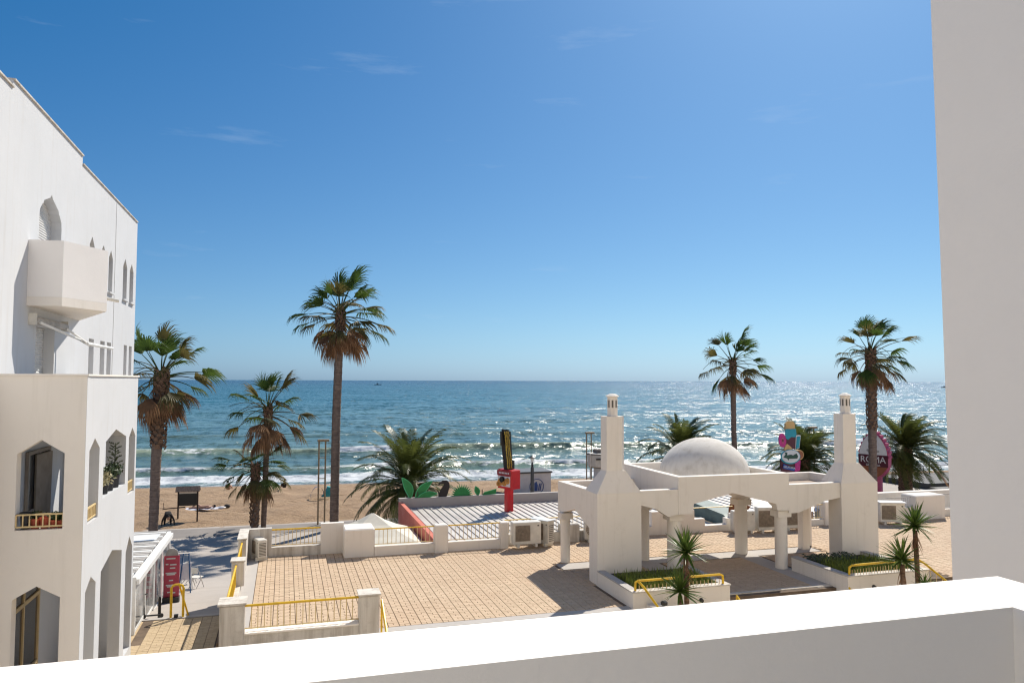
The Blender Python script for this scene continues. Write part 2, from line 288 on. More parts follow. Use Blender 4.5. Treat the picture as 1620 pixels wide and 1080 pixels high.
# ------------------------------------------------------------------ mesh helpers
class MB:
    def __init__(s): s.v = []; s.f = []; s.mi = []; s.cur = 0
    def quad(s, *p):
        i = len(s.v); s.v += [tuple(x) for x in p]; s.f.append(tuple(range(i, i + len(p)))); s.mi.append(s.cur); return s
    def box(s, x0, x1, y0, y1, z0, z1, bottom=True):
        i = len(s.v); s.v += [(x0, y0, z0), (x1, y0, z0), (x1, y1, z0), (x0, y1, z0), (x0, y0, z1), (x1, y0, z1), (x1, y1, z1), (x0, y1, z1)]
        F = [(4, 5, 6, 7), (0, 1, 5, 4), (1, 2, 6, 5), (2, 3, 7, 6), (3, 0, 4, 7)] + ([(3, 2, 1, 0)] if bottom else [])
        s.f += [tuple(i + k for k in q) for q in F]; s.mi += [s.cur] * len(F); return s
    def bbox(s, x0, x1, y0, y1, z0, z1, c=0.03):      # box with the upright edges and the top edge chamfered
        pts = [(x0 + c, y0), (x1 - c, y0), (x1, y0 + c), (x1, y1 - c), (x1 - c, y1), (x0 + c, y1), (x0, y1 - c), (x0, y0 + c)]
        i = len(s.v); cx, cy = (x0 + x1) / 2, (y0 + y1) / 2
        kx, ky = 1 - 2 * c / max(x1 - x0, 1e-3), 1 - 2 * c / max(y1 - y0, 1e-3)
        top = [(cx + (a - cx) * kx, cy + (b - cy) * ky) for a, b in pts]
        s.v += [(a, b, z0) for a, b in pts] + [(a, b, z1 - c) for a, b in pts] + [(a, b, z1) for a, b in top]
        for k in range(8):
            j = (k + 1) % 8
            s.f += [(i + k, i + j, i + 8 + j, i + 8 + k), (i + 8 + k, i + 8 + j, i + 16 + j, i + 16 + k)]; s.mi += [s.cur] * 2
        s.f += [tuple(i + 16 + k for k in range(8)), tuple(i + 7 - k for k in range(8))]; s.mi += [s.cur] * 2; return s
    def prism(s, poly, fn, a, b):                      # poly 2D, fn(u, v, w) -> xyz, extruded from w=a to w=b
        n = len(poly); i = len(s.v)
        s.v += [fn(u, v, a) for u, v in poly] + [fn(u, v, b) for u, v in poly]
        tri = tessellate_polygon([[Vector((u, v, 0)) for u, v in poly]])
        for q in tri: s.f += [tuple(i + k for k in q), tuple(i + n + k for k in reversed(q))]; s.mi += [s.cur] * 2
        for k in range(n):
            j = (k + 1) % n; s.f.append((i + k, i + j, i + n + j, i + n + k)); s.mi.append(s.cur)
        return s
    def wall(s, outer, holes, fn, a, b):               # a slab with openings through it
        loops = [outer] + holes; flat = [p for l in loops for p in l]; i = len(s.v); n = len(flat)
        s.v += [fn(u, v, a) for u, v in flat] + [fn(u, v, b) for u, v in flat]
        for q in tessellate_polygon([[Vector((u, v, 0)) for u, v in l] for l in loops]):
            s.f += [tuple(i + k for k in q), tuple(i + n + k for k in reversed(q))]; s.mi += [s.cur] * 2
        o = 0
        for l in loops:
            for k in range(len(l)):
                j = (k + 1) % len(l); s.f.append((i + o + k, i + o + j, i + n + o + j, i + n + o + k)); s.mi.append(s.cur)
            o += len(l)
        return s
    def tube(s, pts, rad, n=8, cap=True):
        pts = [Vector(p) for p in pts]; m = len(pts)
        if isinstance(rad, (int, float)): rad = [rad] * m
        i = len(s.v); ref = None
        for k, p in enumerate(pts):
            d = (pts[min(k + 1, m - 1)] - pts[max(k - 1, 0)]).normalized()
            if ref is None: ref = d.orthogonal().normalized()
            ref = (ref - d * ref.dot(d)); ref = ref.normalized() if ref.length > 1e-6 else d.orthogonal().normalized()
            b = d.cross(ref)
            for q in range(n):
                a = 2 * math.pi * q / n; s.v.append(tuple(p + (ref * math.cos(a) + b * math.sin(a)) * rad[k]))
        for k in range(m - 1):
            for q in range(n):
                r = (q + 1) % n; s.f.append((i + k * n + q, i + k * n + r, i + (k + 1) * n + r, i + (k + 1) * n + q)); s.mi.append(s.cur)
        if cap:
            s.f += [tuple(i + n - 1 - q for q in range(n)), tuple(i + (m - 1) * n + q for q in range(n))]; s.mi += [s.cur] * 2
        return s
    def lathe(s, prof, c=(0, 0, 0), n=24, squash=1.0):  # prof: list of (r, z)
        i = len(s.v); m = len(prof)
        for r, z in prof:
            for q in range(n):
                a = 2 * math.pi * q / n; s.v.append((c[0] + r * math.cos(a), c[1] + r * math.sin(a) * squash, c[2] + z))
        for k in range(m - 1):
            for q in range(n):
                r = (q + 1) % n; s.f.append((i + k * n + q, i + k * n + r, i + (k + 1) * n + r, i + (k + 1) * n + q)); s.mi.append(s.cur)
        s.f += [tuple(i + n - 1 - q for q in range(n)), tuple(i + (m - 1) * n + q for q in range(n))]; s.mi += [s.cur] * 2
        return s
    def mesh(s, name, mats, off=(0, 0, 0), smooth=False):
        me = bpy.data.meshes.new(name); o = off
        me.from_pydata([(a - o[0], b - o[1], c - o[2]) for a, b, c in s.v], [], s.f)
        for m in (mats if isinstance(mats, (list, tuple)) else [mats]): me.materials.append(MATS[m])
        if any(s.mi): me.polygons.foreach_set('material_index', s.mi)
        if smooth: me.polygons.foreach_set('use_smooth', [True] * len(s.f))
        me.update(); return me
    def build(s, name, mats, parent=None, smooth=False):
        off = wloc(parent); me = s.mesh(name, mats, off, smooth)
        o = bpy.data.objects.new(name, me); COL.objects.link(o)
        if parent: o.parent = parent
        return o
def wloc(o):
    l = Vector((0, 0, 0))
    while o is not None: l = l + o.location; o = o.parent
    return l
def tag(o, label=None, cat=None, group=None, kind=None):
    if label: o['label'] = label
    if cat: o['category'] = cat
    if group: o['group'] = group
    if kind: o['kind'] = kind
    return o
def thing(name, label, cat, loc=(0, 0, 0), group=None):
    o = bpy.data.objects.new(name, None); COL.objects.link(o); o.location = loc; o.empty_display_size = 0.3
    return tag(o, label, cat, group)
def link(name, me, parent, loc=(0, 0, 0), rot=None, mat=None):
    o = bpy.data.objects.new(name, me); COL.objects.link(o); o.parent = parent
    if mat is not None: o.matrix_local = mat
    else:
        o.location = loc
        if rot: o.rotation_euler = rot
    return o
XZ = lambda u, v, w: (u, w, v)          # polygon in X,Z extruded along Y
YZ = lambda u, v, w: (w, u, v)          # polygon in Y,Z extruded along X
XY = lambda u, v, w: (u, v, w)
def text_mesh(txt, size, depth=0.01, spacing=1.0):
    cu = bpy.data.curves.new('lettering', 'FONT'); cu.body = txt; cu.size = size; cu.extrude = depth; cu.align_x = 'CENTER'; cu.align_y = 'CENTER'
    cu.resolution_u = 3; cu.space_character = spacing
    o = bpy.data.objects.new('lettering', cu); COL.objects.link(o)
    me = bpy.data.meshes.new_from_object(o.evaluated_get(bpy.context.evaluated_depsgraph_get()))
    bpy.data.objects.remove(o); bpy.data.curves.remove(cu); return me
def vnoise(x, y, seed=0):                # smooth value noise on arrays
    xi, yi = np.floor(x).astype(int), np.floor(y).astype(int); xf, yf = x - xi, y - yi
    def h(a, b):
        k = (a * 374761393 + b * 668265263 + seed * 982451653) & 0x7fffffff
        k = ((k ^ (k >> 13)) * 1274126177) & 0x7fffffff
        return ((k ^ (k >> 16)) & 0xffff) / 65535.0
    u, v = xf * xf * (3 - 2 * xf), yf * yf * (3 - 2 * yf)
    return (h(xi, yi) * (1 - u) + h(xi + 1, yi) * u) * (1 - v) + (h(xi, yi + 1) * (1 - u) + h(xi + 1, yi + 1) * u) * v
def grid_mesh(name, X, Y, Z, mat, kind='structure', smooth=True, attr=None, attr2=None):
    ny, nx = X.shape; me = bpy.data.meshes.new(name)
    v = np.stack([X, Y, Z], -1).reshape(-1, 3); idx = np.arange(nx * ny).reshape(ny, nx)
    f = np.stack([idx[:-1, :-1], idx[:-1, 1:], idx[1:, 1:], idx[1:, :-1]], -1).reshape(-1, 4)
    me.from_pydata(v.tolist(), [], f.tolist()); me.materials.append(MATS[mat])
    me.polygons.foreach_set('use_smooth', [smooth] * len(f))
    if attr is not None:
        a = me.attributes.new('foam', 'FLOAT', 'POINT'); a.data.foreach_set('value', attr.reshape(-1).astype(np.float32))
    if attr2 is not None:
        a = me.attributes.new('crest', 'FLOAT', 'POINT'); a.data.foreach_set('value', attr2.reshape(-1).astype(np.float32))
    o = bpy.data.objects.new(name, me); COL.objects.link(o); o['kind'] = kind; return o

# ------------------------------------------------------------------ ground, beach, sea
def gz(y): return float(np.interp(y, [26.6, 32, 38, 44], [1.4, 0.75, 0.2, 0.0]))
def sand_edge(x): return np.interp(x, [-400, 20, 30, 38, 400], [50.3, 50.3, 54, 58.5, 58.5])
xs = np.concatenate([[-4000, -900, -200, -90], np.arange(-60, 161, 2.0), [220, 500, 1200, 4000]])
tr = np.concatenate([[-900, -200, -60], np.arange(-20, 27, 4), np.arange(26.6, 45, 1.2), [46, 48]])
gx, gt = np.meshgrid(xs, tr); gy = gt.copy()
last = np.broadcast_to(sand_edge(xs), (1, len(xs))) + 0.25 * (vnoise(xs * 0.6, xs * 0)[None, :] - 0.5)
gx = np.vstack([gx, xs[None, :]]); gy = np.vstack([gy, last]); gzz = np.interp(gy, [26.6, 32, 38, 44], [1.4, 0.75, 0.2, 0.0])
grid_mesh('promenade', gx, gy, gzz, 'asphalt', smooth=False)
o = MB()
xx = np.arange(-70, 30.1, 2.0)
for a, b in zip(xx[:-1], xx[1:]):
    o.quad((a, 47.2, 0.004), (b, 47.2, 0.004), (b, float(sand_edge(b)) - 0.35 + 0.12 * math.sin(b * 1.7), 0.004), (a, float(sand_edge(a)) - 0.35 + 0.12 * math.sin(a * 1.7), 0.004))
tag(o.build('path_edge_strip', 'asphalt_dark'), kind='structure')
o = MB(); o.quad((-60, 43.6, 0.020), (30, 44.4, 0.006), (30, 44.5, 0.006), (-60, 43.72, 0.019)); tag(o.build('drain_channel', 'grille_dark'), kind='structure')

xs = np.concatenate([[-4000, -800, -200, -100], np.arange(-45, 95, 0.45), [120, 200, 800, 4000]])
vv = np.concatenate([np.arange(0, 1, 0.07)])
sx_, sv = np.meshgrid(xs, np.linspace(0, 1, 170)); e0 = sand_edge(sx_) - 0.6; shore = 88 - 0.1 * np.clip(sx_, -400, 400)
sy = e0 + (shore + 25 - e0) * sv
vd = sy - shore
prof = np.interp(vd, [-40, -34, -20, -8, -3, 0, 8, 25], [-0.02, -0.05, -0.75, -1.75, -2.2, -2.5, -3.2, -5.0])
dry = np.clip((-vd - 4) / 6, 0, 1)
edge_k = np.clip((sy - e0) / 2.0, 0, 1)
sz = np.minimum(prof, -0.02) * edge_k - 0.03 * (1 - edge_k)
sz = sz + dry * edge_k * (0.34 * (vnoise(sx_ * 0.9, sy * 1.0, 3) - 0.5) + 0.26 * (vnoise(sx_ * 0.25, sy * 0.3, 4) - 0.5) + 0.16 * (vnoise(sx_ * 1.7, sy * 1.7, 5) - 0.5))
sz = np.where(edge_k < 0.15, np.minimum(sz, -0.03), sz)
grid_mesh('beach_sand', sx_, sy, sz, 'sand')

SEA = -2.5
xs = np.concatenate([[-60000, -15000, -4000, -1500, -700, -350, -180, -110], np.arange(-70, 170, 0.8), [200, 280, 420, 700, 1300, 3000, 9000, 25000, 60000]])
vs = np.concatenate([np.arange(-6, 22, 0.35), np.arange(22, 50, 0.5), np.arange(50, 130, 1.3), np.arange(130, 320, 4), np.geomspace(325, 70000, 60)])
px, pv = np.meshgrid(xs, vs); sh = 88 - 0.1 * np.clip(px, -400, 400)
wob = 3.0 * (vnoise(px * 0.03, px * 0 + 1.0, 11) - 0.5) + 1.4 * (vnoise(px * 0.11, px * 0 + 2.0, 12) - 0.5)
def crest(v0, h, front, back, amp=1.0):
    d = pv - v0 - wob * amp
    return h * np.where(d < 0, np.exp(-(d / front) ** 2), np.exp(-(d / back) ** 2)), d
z = np.zeros_like(px); foam = np.zeros_like(px)
strength = 0.45 + 0.9 * vnoise(px * 0.035, px * 0, 21)
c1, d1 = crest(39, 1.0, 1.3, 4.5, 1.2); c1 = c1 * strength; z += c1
patch = vnoise(px * 0.07, px * 0 + 4, 22)
foam += np.where((d1 > -2.0) & (d1 < 2.2), np.clip((patch - 0.45) * 3.0 + np.clip(px - 35, 0, 60) * 0.012, 0, 0.85), 0) * np.exp(-np.clip(np.abs(d1 + .3) - .7, 0, 9) ** 2)
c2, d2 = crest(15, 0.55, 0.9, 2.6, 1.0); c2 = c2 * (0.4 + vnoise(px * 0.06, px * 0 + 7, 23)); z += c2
foam += np.exp(-((d2 + 0.2) / 0.9) ** 2) * np.clip(0.1 + 0.75 * vnoise(px * 0.12, px * 0 + 9, 24), 0, 0.8)
c3, d3 = crest(6.5, 0.42, 0.8, 1.8, 0.8); z += c3 * (0.6 + 0.6 * vnoise(px * 0.1, px * 0, 25))
foam += np.exp(-((d3 + 1.2) / 2.6) ** 2) * (0.42 + 0.42 * vnoise(px * 0.2, pv * 0.3, 26))
foam += np.where(pv + wob * 0.5 < 5.5, 0.2 + 0.35 * vnoise(px * 0.4, pv * 0.5, 27), 0)
foam += np.where((pv > 10) & (pv < 60), 0.16 * vnoise(px * 0.1, pv * 0.4, 28), 0)
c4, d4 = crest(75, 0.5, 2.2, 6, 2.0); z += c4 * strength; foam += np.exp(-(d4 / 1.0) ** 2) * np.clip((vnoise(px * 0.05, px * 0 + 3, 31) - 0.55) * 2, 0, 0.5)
amp = np.clip((pv - 3) / 20, 0, 1) * np.clip((400 - pv) / 250, 0, 1)
z += amp * (0.22 * (vnoise(px * 0.06, pv * 0.16, 29) - 0.5) + 0.16 * (vnoise(px * 0.2, pv * 0.45, 30) - 0.5))
z += 0.16 * (vnoise(px * 0.8, pv * 1.1, 33) - 0.5) * np.clip(foam, 0, 1)
swash = np.clip(1 - (pv + 6) / 6, 0, 1) * 0.12
z = np.where(pv < 0, np.maximum(z * 0.3, 0) - 0.02 + np.clip(-pv, 0, 6) * 0.045, z)
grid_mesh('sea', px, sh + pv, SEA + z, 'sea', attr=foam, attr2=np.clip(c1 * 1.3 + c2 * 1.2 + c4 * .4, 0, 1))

# ------------------------------------------------------------------ terrace with its paving
T = 2.6
ter = MB().box(-1.5, 36, 20.15, 29.6, 0, T - 0.02); ter = tag(ter.build('terrace', 'tile_joint'), kind='structure')
m = MB(); m.box(2.38, 9.5, 19.82, 20.148, 1.0, T - 0.004); m.build('front_curb', 'concrete', ter)
m = MB()
for k in range(6): m.box(2.42, 9.46, 19.815 - 0.36 * (k + 1), 19.815 - 0.36 * k - 0.002, 1.0, T - 0.17 * (k + 1))
stp = thing('stone_steps', 'weathered steps running down from the terrace edge beside the balcony', 'steps', (6, 19, 1.4)); m.build('step_flight', 'stained_step', stp)
m = MB().box(2.4, 9.48, 19.79, 19.83, 2.40, T - 0.012); m.build('nosing', 'stained_step', stp)
m = MB(); m.box(-1.16, -0.79, 20.16, 29.2, 2.5, T - 0.003); m.build('edge_band', 'concrete', ter)
BANDS = [(9.2, 19.6, 24.55, 25.35), (12.0, 12.75, 20.3, 24.54), (16.05, 16.8, 20.3, 24.54)]
m = MB()
for b in BANDS: m.box(b[0], b[1], b[2], b[3], 2.5, T - 0.003)
m.build('paving_band', 'concrete', ter)
BW, RH = 0.29, 0.1425
def blocked(x0, x1, y0, y1):
    for b in BANDS + [(9.45, 12.65, 19, 22.4), (16.6, 21, 19, 22.4), (12.66, 16.6, 19, 20.34)]:
        if x0 < b[1] and x1 > b[0] and y0 < b[3] and y1 > b[2]: return True
    return False
near, rest = [], MB()
nb = int((33 + 0.78) / BW); ny = int((29.2 - 20.16) / RH)
for i in range(nb):
    x0 = -0.78 + i * BW
    for j in range(ny):
        y0 = 20.16 + j * RH
        parts = [(x0 + 0.010, x0 + BW - 0.010)] if (j + i) % 2 == 0 else [(x0 + 0.010, x0 + BW / 2 - 0.008), (x0 + BW / 2 + 0.008, x0 + BW - 0.010)]
        for a, b in parts:
            if blocked(a, b, y0, y0 + RH): continue
            if x0 < 2.4 and y0 < 20.0: continue
            q = (a, b, y0 + 0.005, y0 + RH - 0.005)
            if 2.5 < a < 9.0 and j < 9 and len(near) < 298: near.append(q)
            else:
                dz = random.uniform(-0.003, 0.003)
                rest.box(*q, T - 0.03, T + dz, bottom=False)
rt = rest.build('paving_tile_field', 'terrace_tile', ter); rt['kind'] = 'stuff'
tcache = {}
for a, b, c, d in near:
    k = round(b - a, 3)
    if k not in tcache: tcache[k] = MB().box(0, b - a, 0, d - c, -0.03, 0, bottom=False).mesh('paving_tile', 'terrace_tile')
    link('paving_tile', tcache[k], ter, (a, c, T + random.uniform(-0.003, 0.003)))

fp = tag(MB().box(-1.5, 40, 3, 17.6, 1.0, 1.41).build('front_plaza', 'plaza_tile'), kind='structure')
# the lower tiled plaza at the foot of the white building
plz = MB().box(-9, -1.52, 16, 26.6, 1.0, 1.405); plz = tag(plz.build('plaza', 'tile_joint'), kind='structure')
MB().box(-9, -1.52, 26.6, 26.78, 0.9, 1.43).build('kerb', 'concrete', plz)
k = 0
for i in range(25):
    for j in range(75):
        x0, y0 = -1.8 - (i + 1) * BW, 16.1 + j * RH
        if y0 > 26.4 or y0 < 22.6 or x0 < -4.3: continue
        for a, b in ([(x0 + .007, x0 + BW - .007)] if (i + j) % 2 == 0 else [(x0 + .007, x0 + BW / 2 - .004), (x0 + BW / 2 + .004, x0 + BW - .007)]):
            kk = ('p', round(b - a, 3))
            if kk not in tcache: tcache[kk] = MB().box(0, b - a, 0, RH - 0.008, -0.03, 0, bottom=False).mesh('paving_tile', 'plaza_tile')
            if k < 300: link('paving_tile', tcache[kk], plz, (a, y0, 1.425 + random.uniform(-.003, .003)))
            k += 1
m = MB()
for i in range(25):
    for j in range(75):
        x0, y0 = -1.8 - (i + 1) * BW, 16.1 + j * RH
        if y0 <= 26.4 and (y0 < 22.6 or x0 < -4.3): m.box(x0 + .007, x0 + BW - .007, y0 + .004, y0 + RH - .004, 1.39, 1.425, bottom=False)
m.build('paving_tile_field', 'plaza_tile', plz)['kind'] = 'stuff'

# ------------------------------------------------------------------ low walls and railings round the terrace
def railing(par, p0, p1, ztop, zbot, n, rail_m='yellow_paint', bar_m='cream_rail', r=0.03, low=True, rb=0.011):
    a, b = Vector((*p0, ztop)), Vector((*p1, ztop))
    rp = MB().tube([a, b], r, 8).build('handrail', rail_m, par)
    if low: MB().tube([Vector((*p0, zbot + 0.07)), Vector((*p1, zbot + 0.07))], r * 0.6, 6).build('bottom_rail', bar_m, par)
    for k in range(n):
        q = Vector(p0).lerp(Vector(p1), (k + 1) / (n + 1))
        MB().tube([(q.x, q.y, zbot + (0.05 if low else -0.02)), (q.x, q.y, ztop)], rb, 6, cap=False).build('baluster', bar_m, par)
W = 3.62
w = thing('terrace_front_wall', 'white stained wall with yellow handrail between two pillars at the terrace front', 'wall', (0.5, 19.7, 1.4))
MB().bbox(-1.40, -0.83, 19.55, 20.12, 1.2, W).build('pillar', 'old_wall', w); MB().bbox(1.88, 2.38, 19.50, 20.0, 1.2, W).build('pillar', 'old_wall', w)
MB().box(-1.44, -0.79, 19.51, 20.16, W + 0.002, W + 0.05).build('coping', 'old_wall', w); MB().box(1.85, 2.41, 19.47, 20.03, W + 0.002, W + 0.04).build('coping', 'old_wall', w)
MB().box(-0.83, 1.88, 19.58, 19.86, 1.2, 2.9).build('base_wall', 'old_wall', w); MB().box(-0.825, 1.875, 19.55, 19.9, 2.902, 2.94).build('ledge', 'shade_cream_plaster', w)
railing(w, (-0.83, 19.72), (1.88, 19.72), 3.55, 2.94, 17)
w = thing('stair_handrail', 'yellow sloping handrail fixed to the right side of the front pillar', 'handrail', (2.45, 19.3, 1.6))
MB().tube([(2.44, 19.6, 3.46), (2.46, 17.6, 2.4)], 0.035, 8).build('rail', 'yellow_paint', w); MB().tube([(2.44, 19.58, 3.46), (2.44, 19.58, 2.3)], 0.025, 8).build('post', 'yellow_paint', w)
w = thing('terrace_side_wall', 'low terrace side wall with two yellow railings above the road', 'wall', (-1.3, 24.5, 0.5))
MB().box(-1.42, -1.16, 20.12, 27.4, 0.3, 2.92).build('base_wall', 'old_wall', w)
MB().bbox(-1.42, -1.06, 24.15, 24.6, 2.9, W).build('pillar', 'old_wall', w); MB().box(-1.45, -1.03, 24.12, 24.63, W + .002, W + .04).build('coping', 'old_wall', w)
MB().bbox(-1.42, -1.16, 27.4, 29.19, 0.3, W).build('pier', 'old_wall', w); MB().box(-1.45, -1.13, 27.37, 29.19, W + .002, W + .04).build('coping', 'old_wall', w)
railing(w, (-1.29, 20.14), (-1.29, 24.14), 3.52, 2.92, 26, bar_m='yellow_paint', rb=0.016); railing(w, (-1.29, 24.62), (-1.29, 27.38), 3.52, 2.92, 18, bar_m='yellow_paint', rb=0.016)
w = thing('terrace_far_wall', 'white wall with a yellow railing at the far left of the terrace', 'wall', (0.4, 29.3, 1.0))
MB().box(-1.42, -0.36, 29.2, 29.45, 0.3, W).build('pier', 'old_wall', w); MB().box(-0.36, 1.37, 29.22, 29.43, 0.3, 2.92).build('base_wall', 'old_wall', w)
MB().box(1.37, 2.2, 29.2, 29.45, 0.3, W + 0.08).build('pier', 'gazebo_plaster', w); railing(w, (-0.36, 29.3), (1.37, 29.3), 3.55, 2.92, 11)
w = thing('terrace_sea_wall', 'low white terrace wall with two yellow railings before the metal roof', 'wall', (6.0, 28.4, 1.0))
MB().bbox(2.16, 3.25, 28.3, 29.46, 0.3, W - 0.02, 0.04).build('pier', 'gazebo_plaster', w)
MB().box(3.25, 5.45, 28.3, 28.52, 0.3, 2.94).build('base_wall', 'gazebo_plaster', w); MB().bbox(5.45, 5.95, 28.15, 28.55, 0.3, W).build('pillar', 'gazebo_plaster', w)
MB().box(5.95, 8.0, 28.3, 28.52, 0.3, 2.94).build('base_wall', 'gazebo_plaster', w); MB().bbox(8.0, 8.32, 28.2, 28.55, 0.3, W - 0.03).build('pillar', 'gazebo_plaster', w)
railing(w, (3.25, 28.4), (5.45, 28.4), 3.55, 2.94, 13, r=0.024); railing(w, (5.95, 28.4), (8.0, 28.4), 3.55, 2.94, 12, r=0.024)
w = thing('terrace_back_wall', 'stepped low terrace wall running behind the domed pavilion', 'wall', (16, 28.9, 1.0))
MB().box(8.32, 13.9, 28.75, 29.0, 0.3, 3.0).build('base_wall', 'old_wall', w); MB().bbox(10.6, 11.4, 28.6, 29.02, 0.3, 3.3).build('pier', 'old_wall', w)
MB().prism([(13.9, .3), (18.75, .3), (18.75, 3.30), (18.55, 3.30), (18.55, 3.12), (18.3, 3.12), (18.3, 2.86), (17.25, 2.86), (17.25, 3.16), (16.75, 3.16), (16.75, 3.55), (14.75, 3.55), (14.75, 2.95), (13.9, 2.95)], XZ, 28.95, 29.25).build('stepped_wall', 'gazebo_plaster', w)
MB().box(18.75, 22.3, 28.95, 29.2, 0.3, 3.2).build('base_wall', 'gazebo_plaster', w)
railing(w, (8.34, 28.86), (13.88, 28.86), 3.55, 3.0, 30, r=0.02); railing(w, (16.8, 29.1), (18.7, 29.1), 3.6, 3.16, 0, r=0.018, low=False)
MB().box(22.3, 23.25, 28.9, 29.1, 0.3, 2.85).build('base_wall', 'gazebo_plaster', w); MB().bbox(23.25, 24.2, 28.8, 29.2, 0.3, 3.62).build('pier', 'gazebo_plaster', w)
railing(w, (22.3, 29.0), (23.25, 29.0), 3.5, 2.85, 6, 'cream_rail')
w = thing('terrace_right_wall', 'white terrace wall with pale railings and a square pier at the far right', 'wall', (28, 29.2, 1.0))
MB().box(24.2, 28.3, 29.0, 29.22, 0.3, 3.15).build('base_wall', 'gazebo_plaster', w); MB().bbox(28.25, 29.95, 28.75, 29.7, 0.3, 3.70, 0.04).build('pier', 'gazebo_plaster', w)
MB().box(29.95, 36, 29.3, 29.5, 0.3, 2.9).build('base_wall', 'gazebo_plaster', w); MB().box(24.2, 36, 30.4, 30.75, 0.3, 3.62).build('outer_parapet', 'gazebo_plaster', w)
railing(w, (24.2, 29.1), (28.25, 29.1), 3.6, 3.15, 34, 'slat_grey', 'white_paint', 0.02); railing(w, (29.95, 29.4), (36, 29.4), 3.6, 2.9, 42, 'slat_grey', 'white_paint', 0.02)

# ------------------------------------------------------------------ pavilion with dome
g = thing('domed_pavilion', 'white open pavilion with a dome and two chimney pylons on the terrace', 'pavilion', (14.5, 24, T))
PL = 'gazebo_plaster'
for x0, x1, c0 in ((9.5, 11.02, 9.90), (18.72, 20.26, 18.98)):
    y0, y1, zt, c1 = 22.35, 23.02, 5.43, c0 + 0.66
    m = MB().box(x0, x1, y0, y1, T - 0.3, zt)
    p = m.build('pylon', PL, g)
    cy0, cy1, zc = 22.52, 22.99, 6.12
    b = [(x0 - .01, y0 - .01, zt + .002), (x1 + .01, y0 - .01, zt + .002), (x1 + .01, y1 + .35, zt + .002), (x0 - .01, y1 + .35, zt + .002)]; u = [(c0, cy0, zc), (c1, cy0, zc), (c1, cy1, zc), (c0, cy1, zc)]
    m = MB()
    for k in range(4): m.quad(b[k], b[(k + 1) % 4], u[(k + 1) % 4], u[k])
    m.quad(*u); m.quad(*reversed(b)); m.build('shoulder', PL, p)
    ch = 0.13
    poly = [(c0, cy0), (c1 - ch, cy0), (c1, cy0 + ch), (c1, cy1 - ch), (c1 - ch, cy1), (c0, cy1)]
    MB().prism(poly, XY, zc + .001, 7.86).build('chimney', PL, p)
    cx, cy = (c0 + c1) / 2 - 0.02, (cy0 + cy1) / 2
    m = MB().lathe([(0.185, 0), (0.175, 0.06), (0.175, 0.58), (0.165, 0.62)], (cx, cy, 7.862), 8); m.build('chimney_pot', PL, p)
    MB().lathe([(0.215, 0), (0.22, 0.03), (0.10, 0.10), (0.04, 0.11)], (cx, cy, 8.484), 12).build('chimney_cap', PL, p)
    m = MB()
    for k in range(8):
        a = 2 * math.pi * (k + .5) / 8; m2 = Vector((math.cos(a), math.sin(a), 0)); s2 = Vector((-m2.y, m2.x, 0)); c_ = Vector((cx, cy, 8.26)) + m2 * 0.166
        q = [c_ + s2 * 0.03 - Vector((0, 0, .12)), c_ - s2 * 0.03 - Vector((0, 0, .12)), c_ - s2 * 0.03 + Vector((0, 0, .12)), c_ + s2 * 0.03 + Vector((0, 0, .12))]
        m.quad(*q); m.quad(*[v + m2 * 0.0 for v in reversed(q)])
    m = MB()
    for k in range(8):
        a = 2 * math.pi * (k + .5) / 8; d = Vector((math.cos(a), math.sin(a), 0)); s2 = Vector((-d.y, d.x, 0)); c_ = Vector((cx, cy, 8.26))
        P0 = [c_ + d * .12 + s2 * .028, c_ + d * .12 - s2 * .028, c_ + d * .166 - s2 * .028, c_ + d * .166 + s2 * .028]
        m.prism([(v.x, v.y) for v in P0], XY, 8.14, 8.38)
    m.build('vent_slot', 'grille_dark', p)
# front beams
m = MB().prism([(11.02, 5.47), (12.38, 5.47), (12.38, 4.66), (12.02, 4.60), (11.6, 4.86), (11.02, 5.02)], XZ, 22.42, 22.68); m.build('beam', PL, g)
m = MB().prism([(12.38, 5.87), (16.62, 5.87), (16.62, 4.60), (16.15, 4.62), (16.1, 4.84), (14.4, 5.28), (12.95, 4.98), (12.9, 4.66), (12.38, 4.66)], XZ, 22.40, 22.70); m.build('beam', PL, g)
m = MB().prism([(16.62, 5.47), (18.72, 5.47), (18.72, 4.95), (18.1, 4.86), (17.0, 4.50), (16.62, 4.50)], XZ, 22.42, 22.68); m.build('beam', PL, g)
# side beams running seawards
SB = [(23.02, 5.47), (25.95, 5.40), (25.95, 4.34), (25.55, 4.34), (24.3, 4.66), (23.02, 4.26)]
m = MB().prism(SB, YZ, 9.50, 9.76); m.build('side_beam', PL, g); m = MB().prism(SB, YZ, 20.0, 20.255); m.build('side_beam', PL, g)
for x in (12.38, 16.38):
    MB().prism([(22.705, 5.868), (26.9, 5.868), (26.9, 4.86), (25.4, 4.62), (24.8, 4.62), (23.9, 5.05), (23.0, 4.64), (22.705, 4.64)], YZ, x, x + 0.24).build('side_beam', PL, g)
MB().prism([(9.765, 5.40), (12.37, 5.40), (12.37, 4.40), (11.1, 4.70), (9.765, 4.40)], XZ, 25.7, 25.94).build('back_beam', PL, g)
MB().prism([(16.63, 5.40), (19.99, 5.40), (19.99, 4.50), (18.3, 4.8), (16.63, 4.50)], XZ, 25.7, 25.94).build('back_beam', PL, g)
MB().prism([(12.63, 5.86), (16.37, 5.86), (16.37, 4.95), (14.5, 5.2), (12.63, 4.95)], XZ, 26.62, 26.88).build('back_beam', PL, g)
for x0, x1, y1, zz in ((9.77, 12.37, 25.69, 5.12), (16.63, 19.99, 25.69, 5.12), (12.63, 16.37, 26.61, 5.50)):
    MB().box(x0, x1, 22.71, y1, zz - 0.14, zz).build('roof_slab', 'roof_mortar' if zz < 5.3 else PL, g)
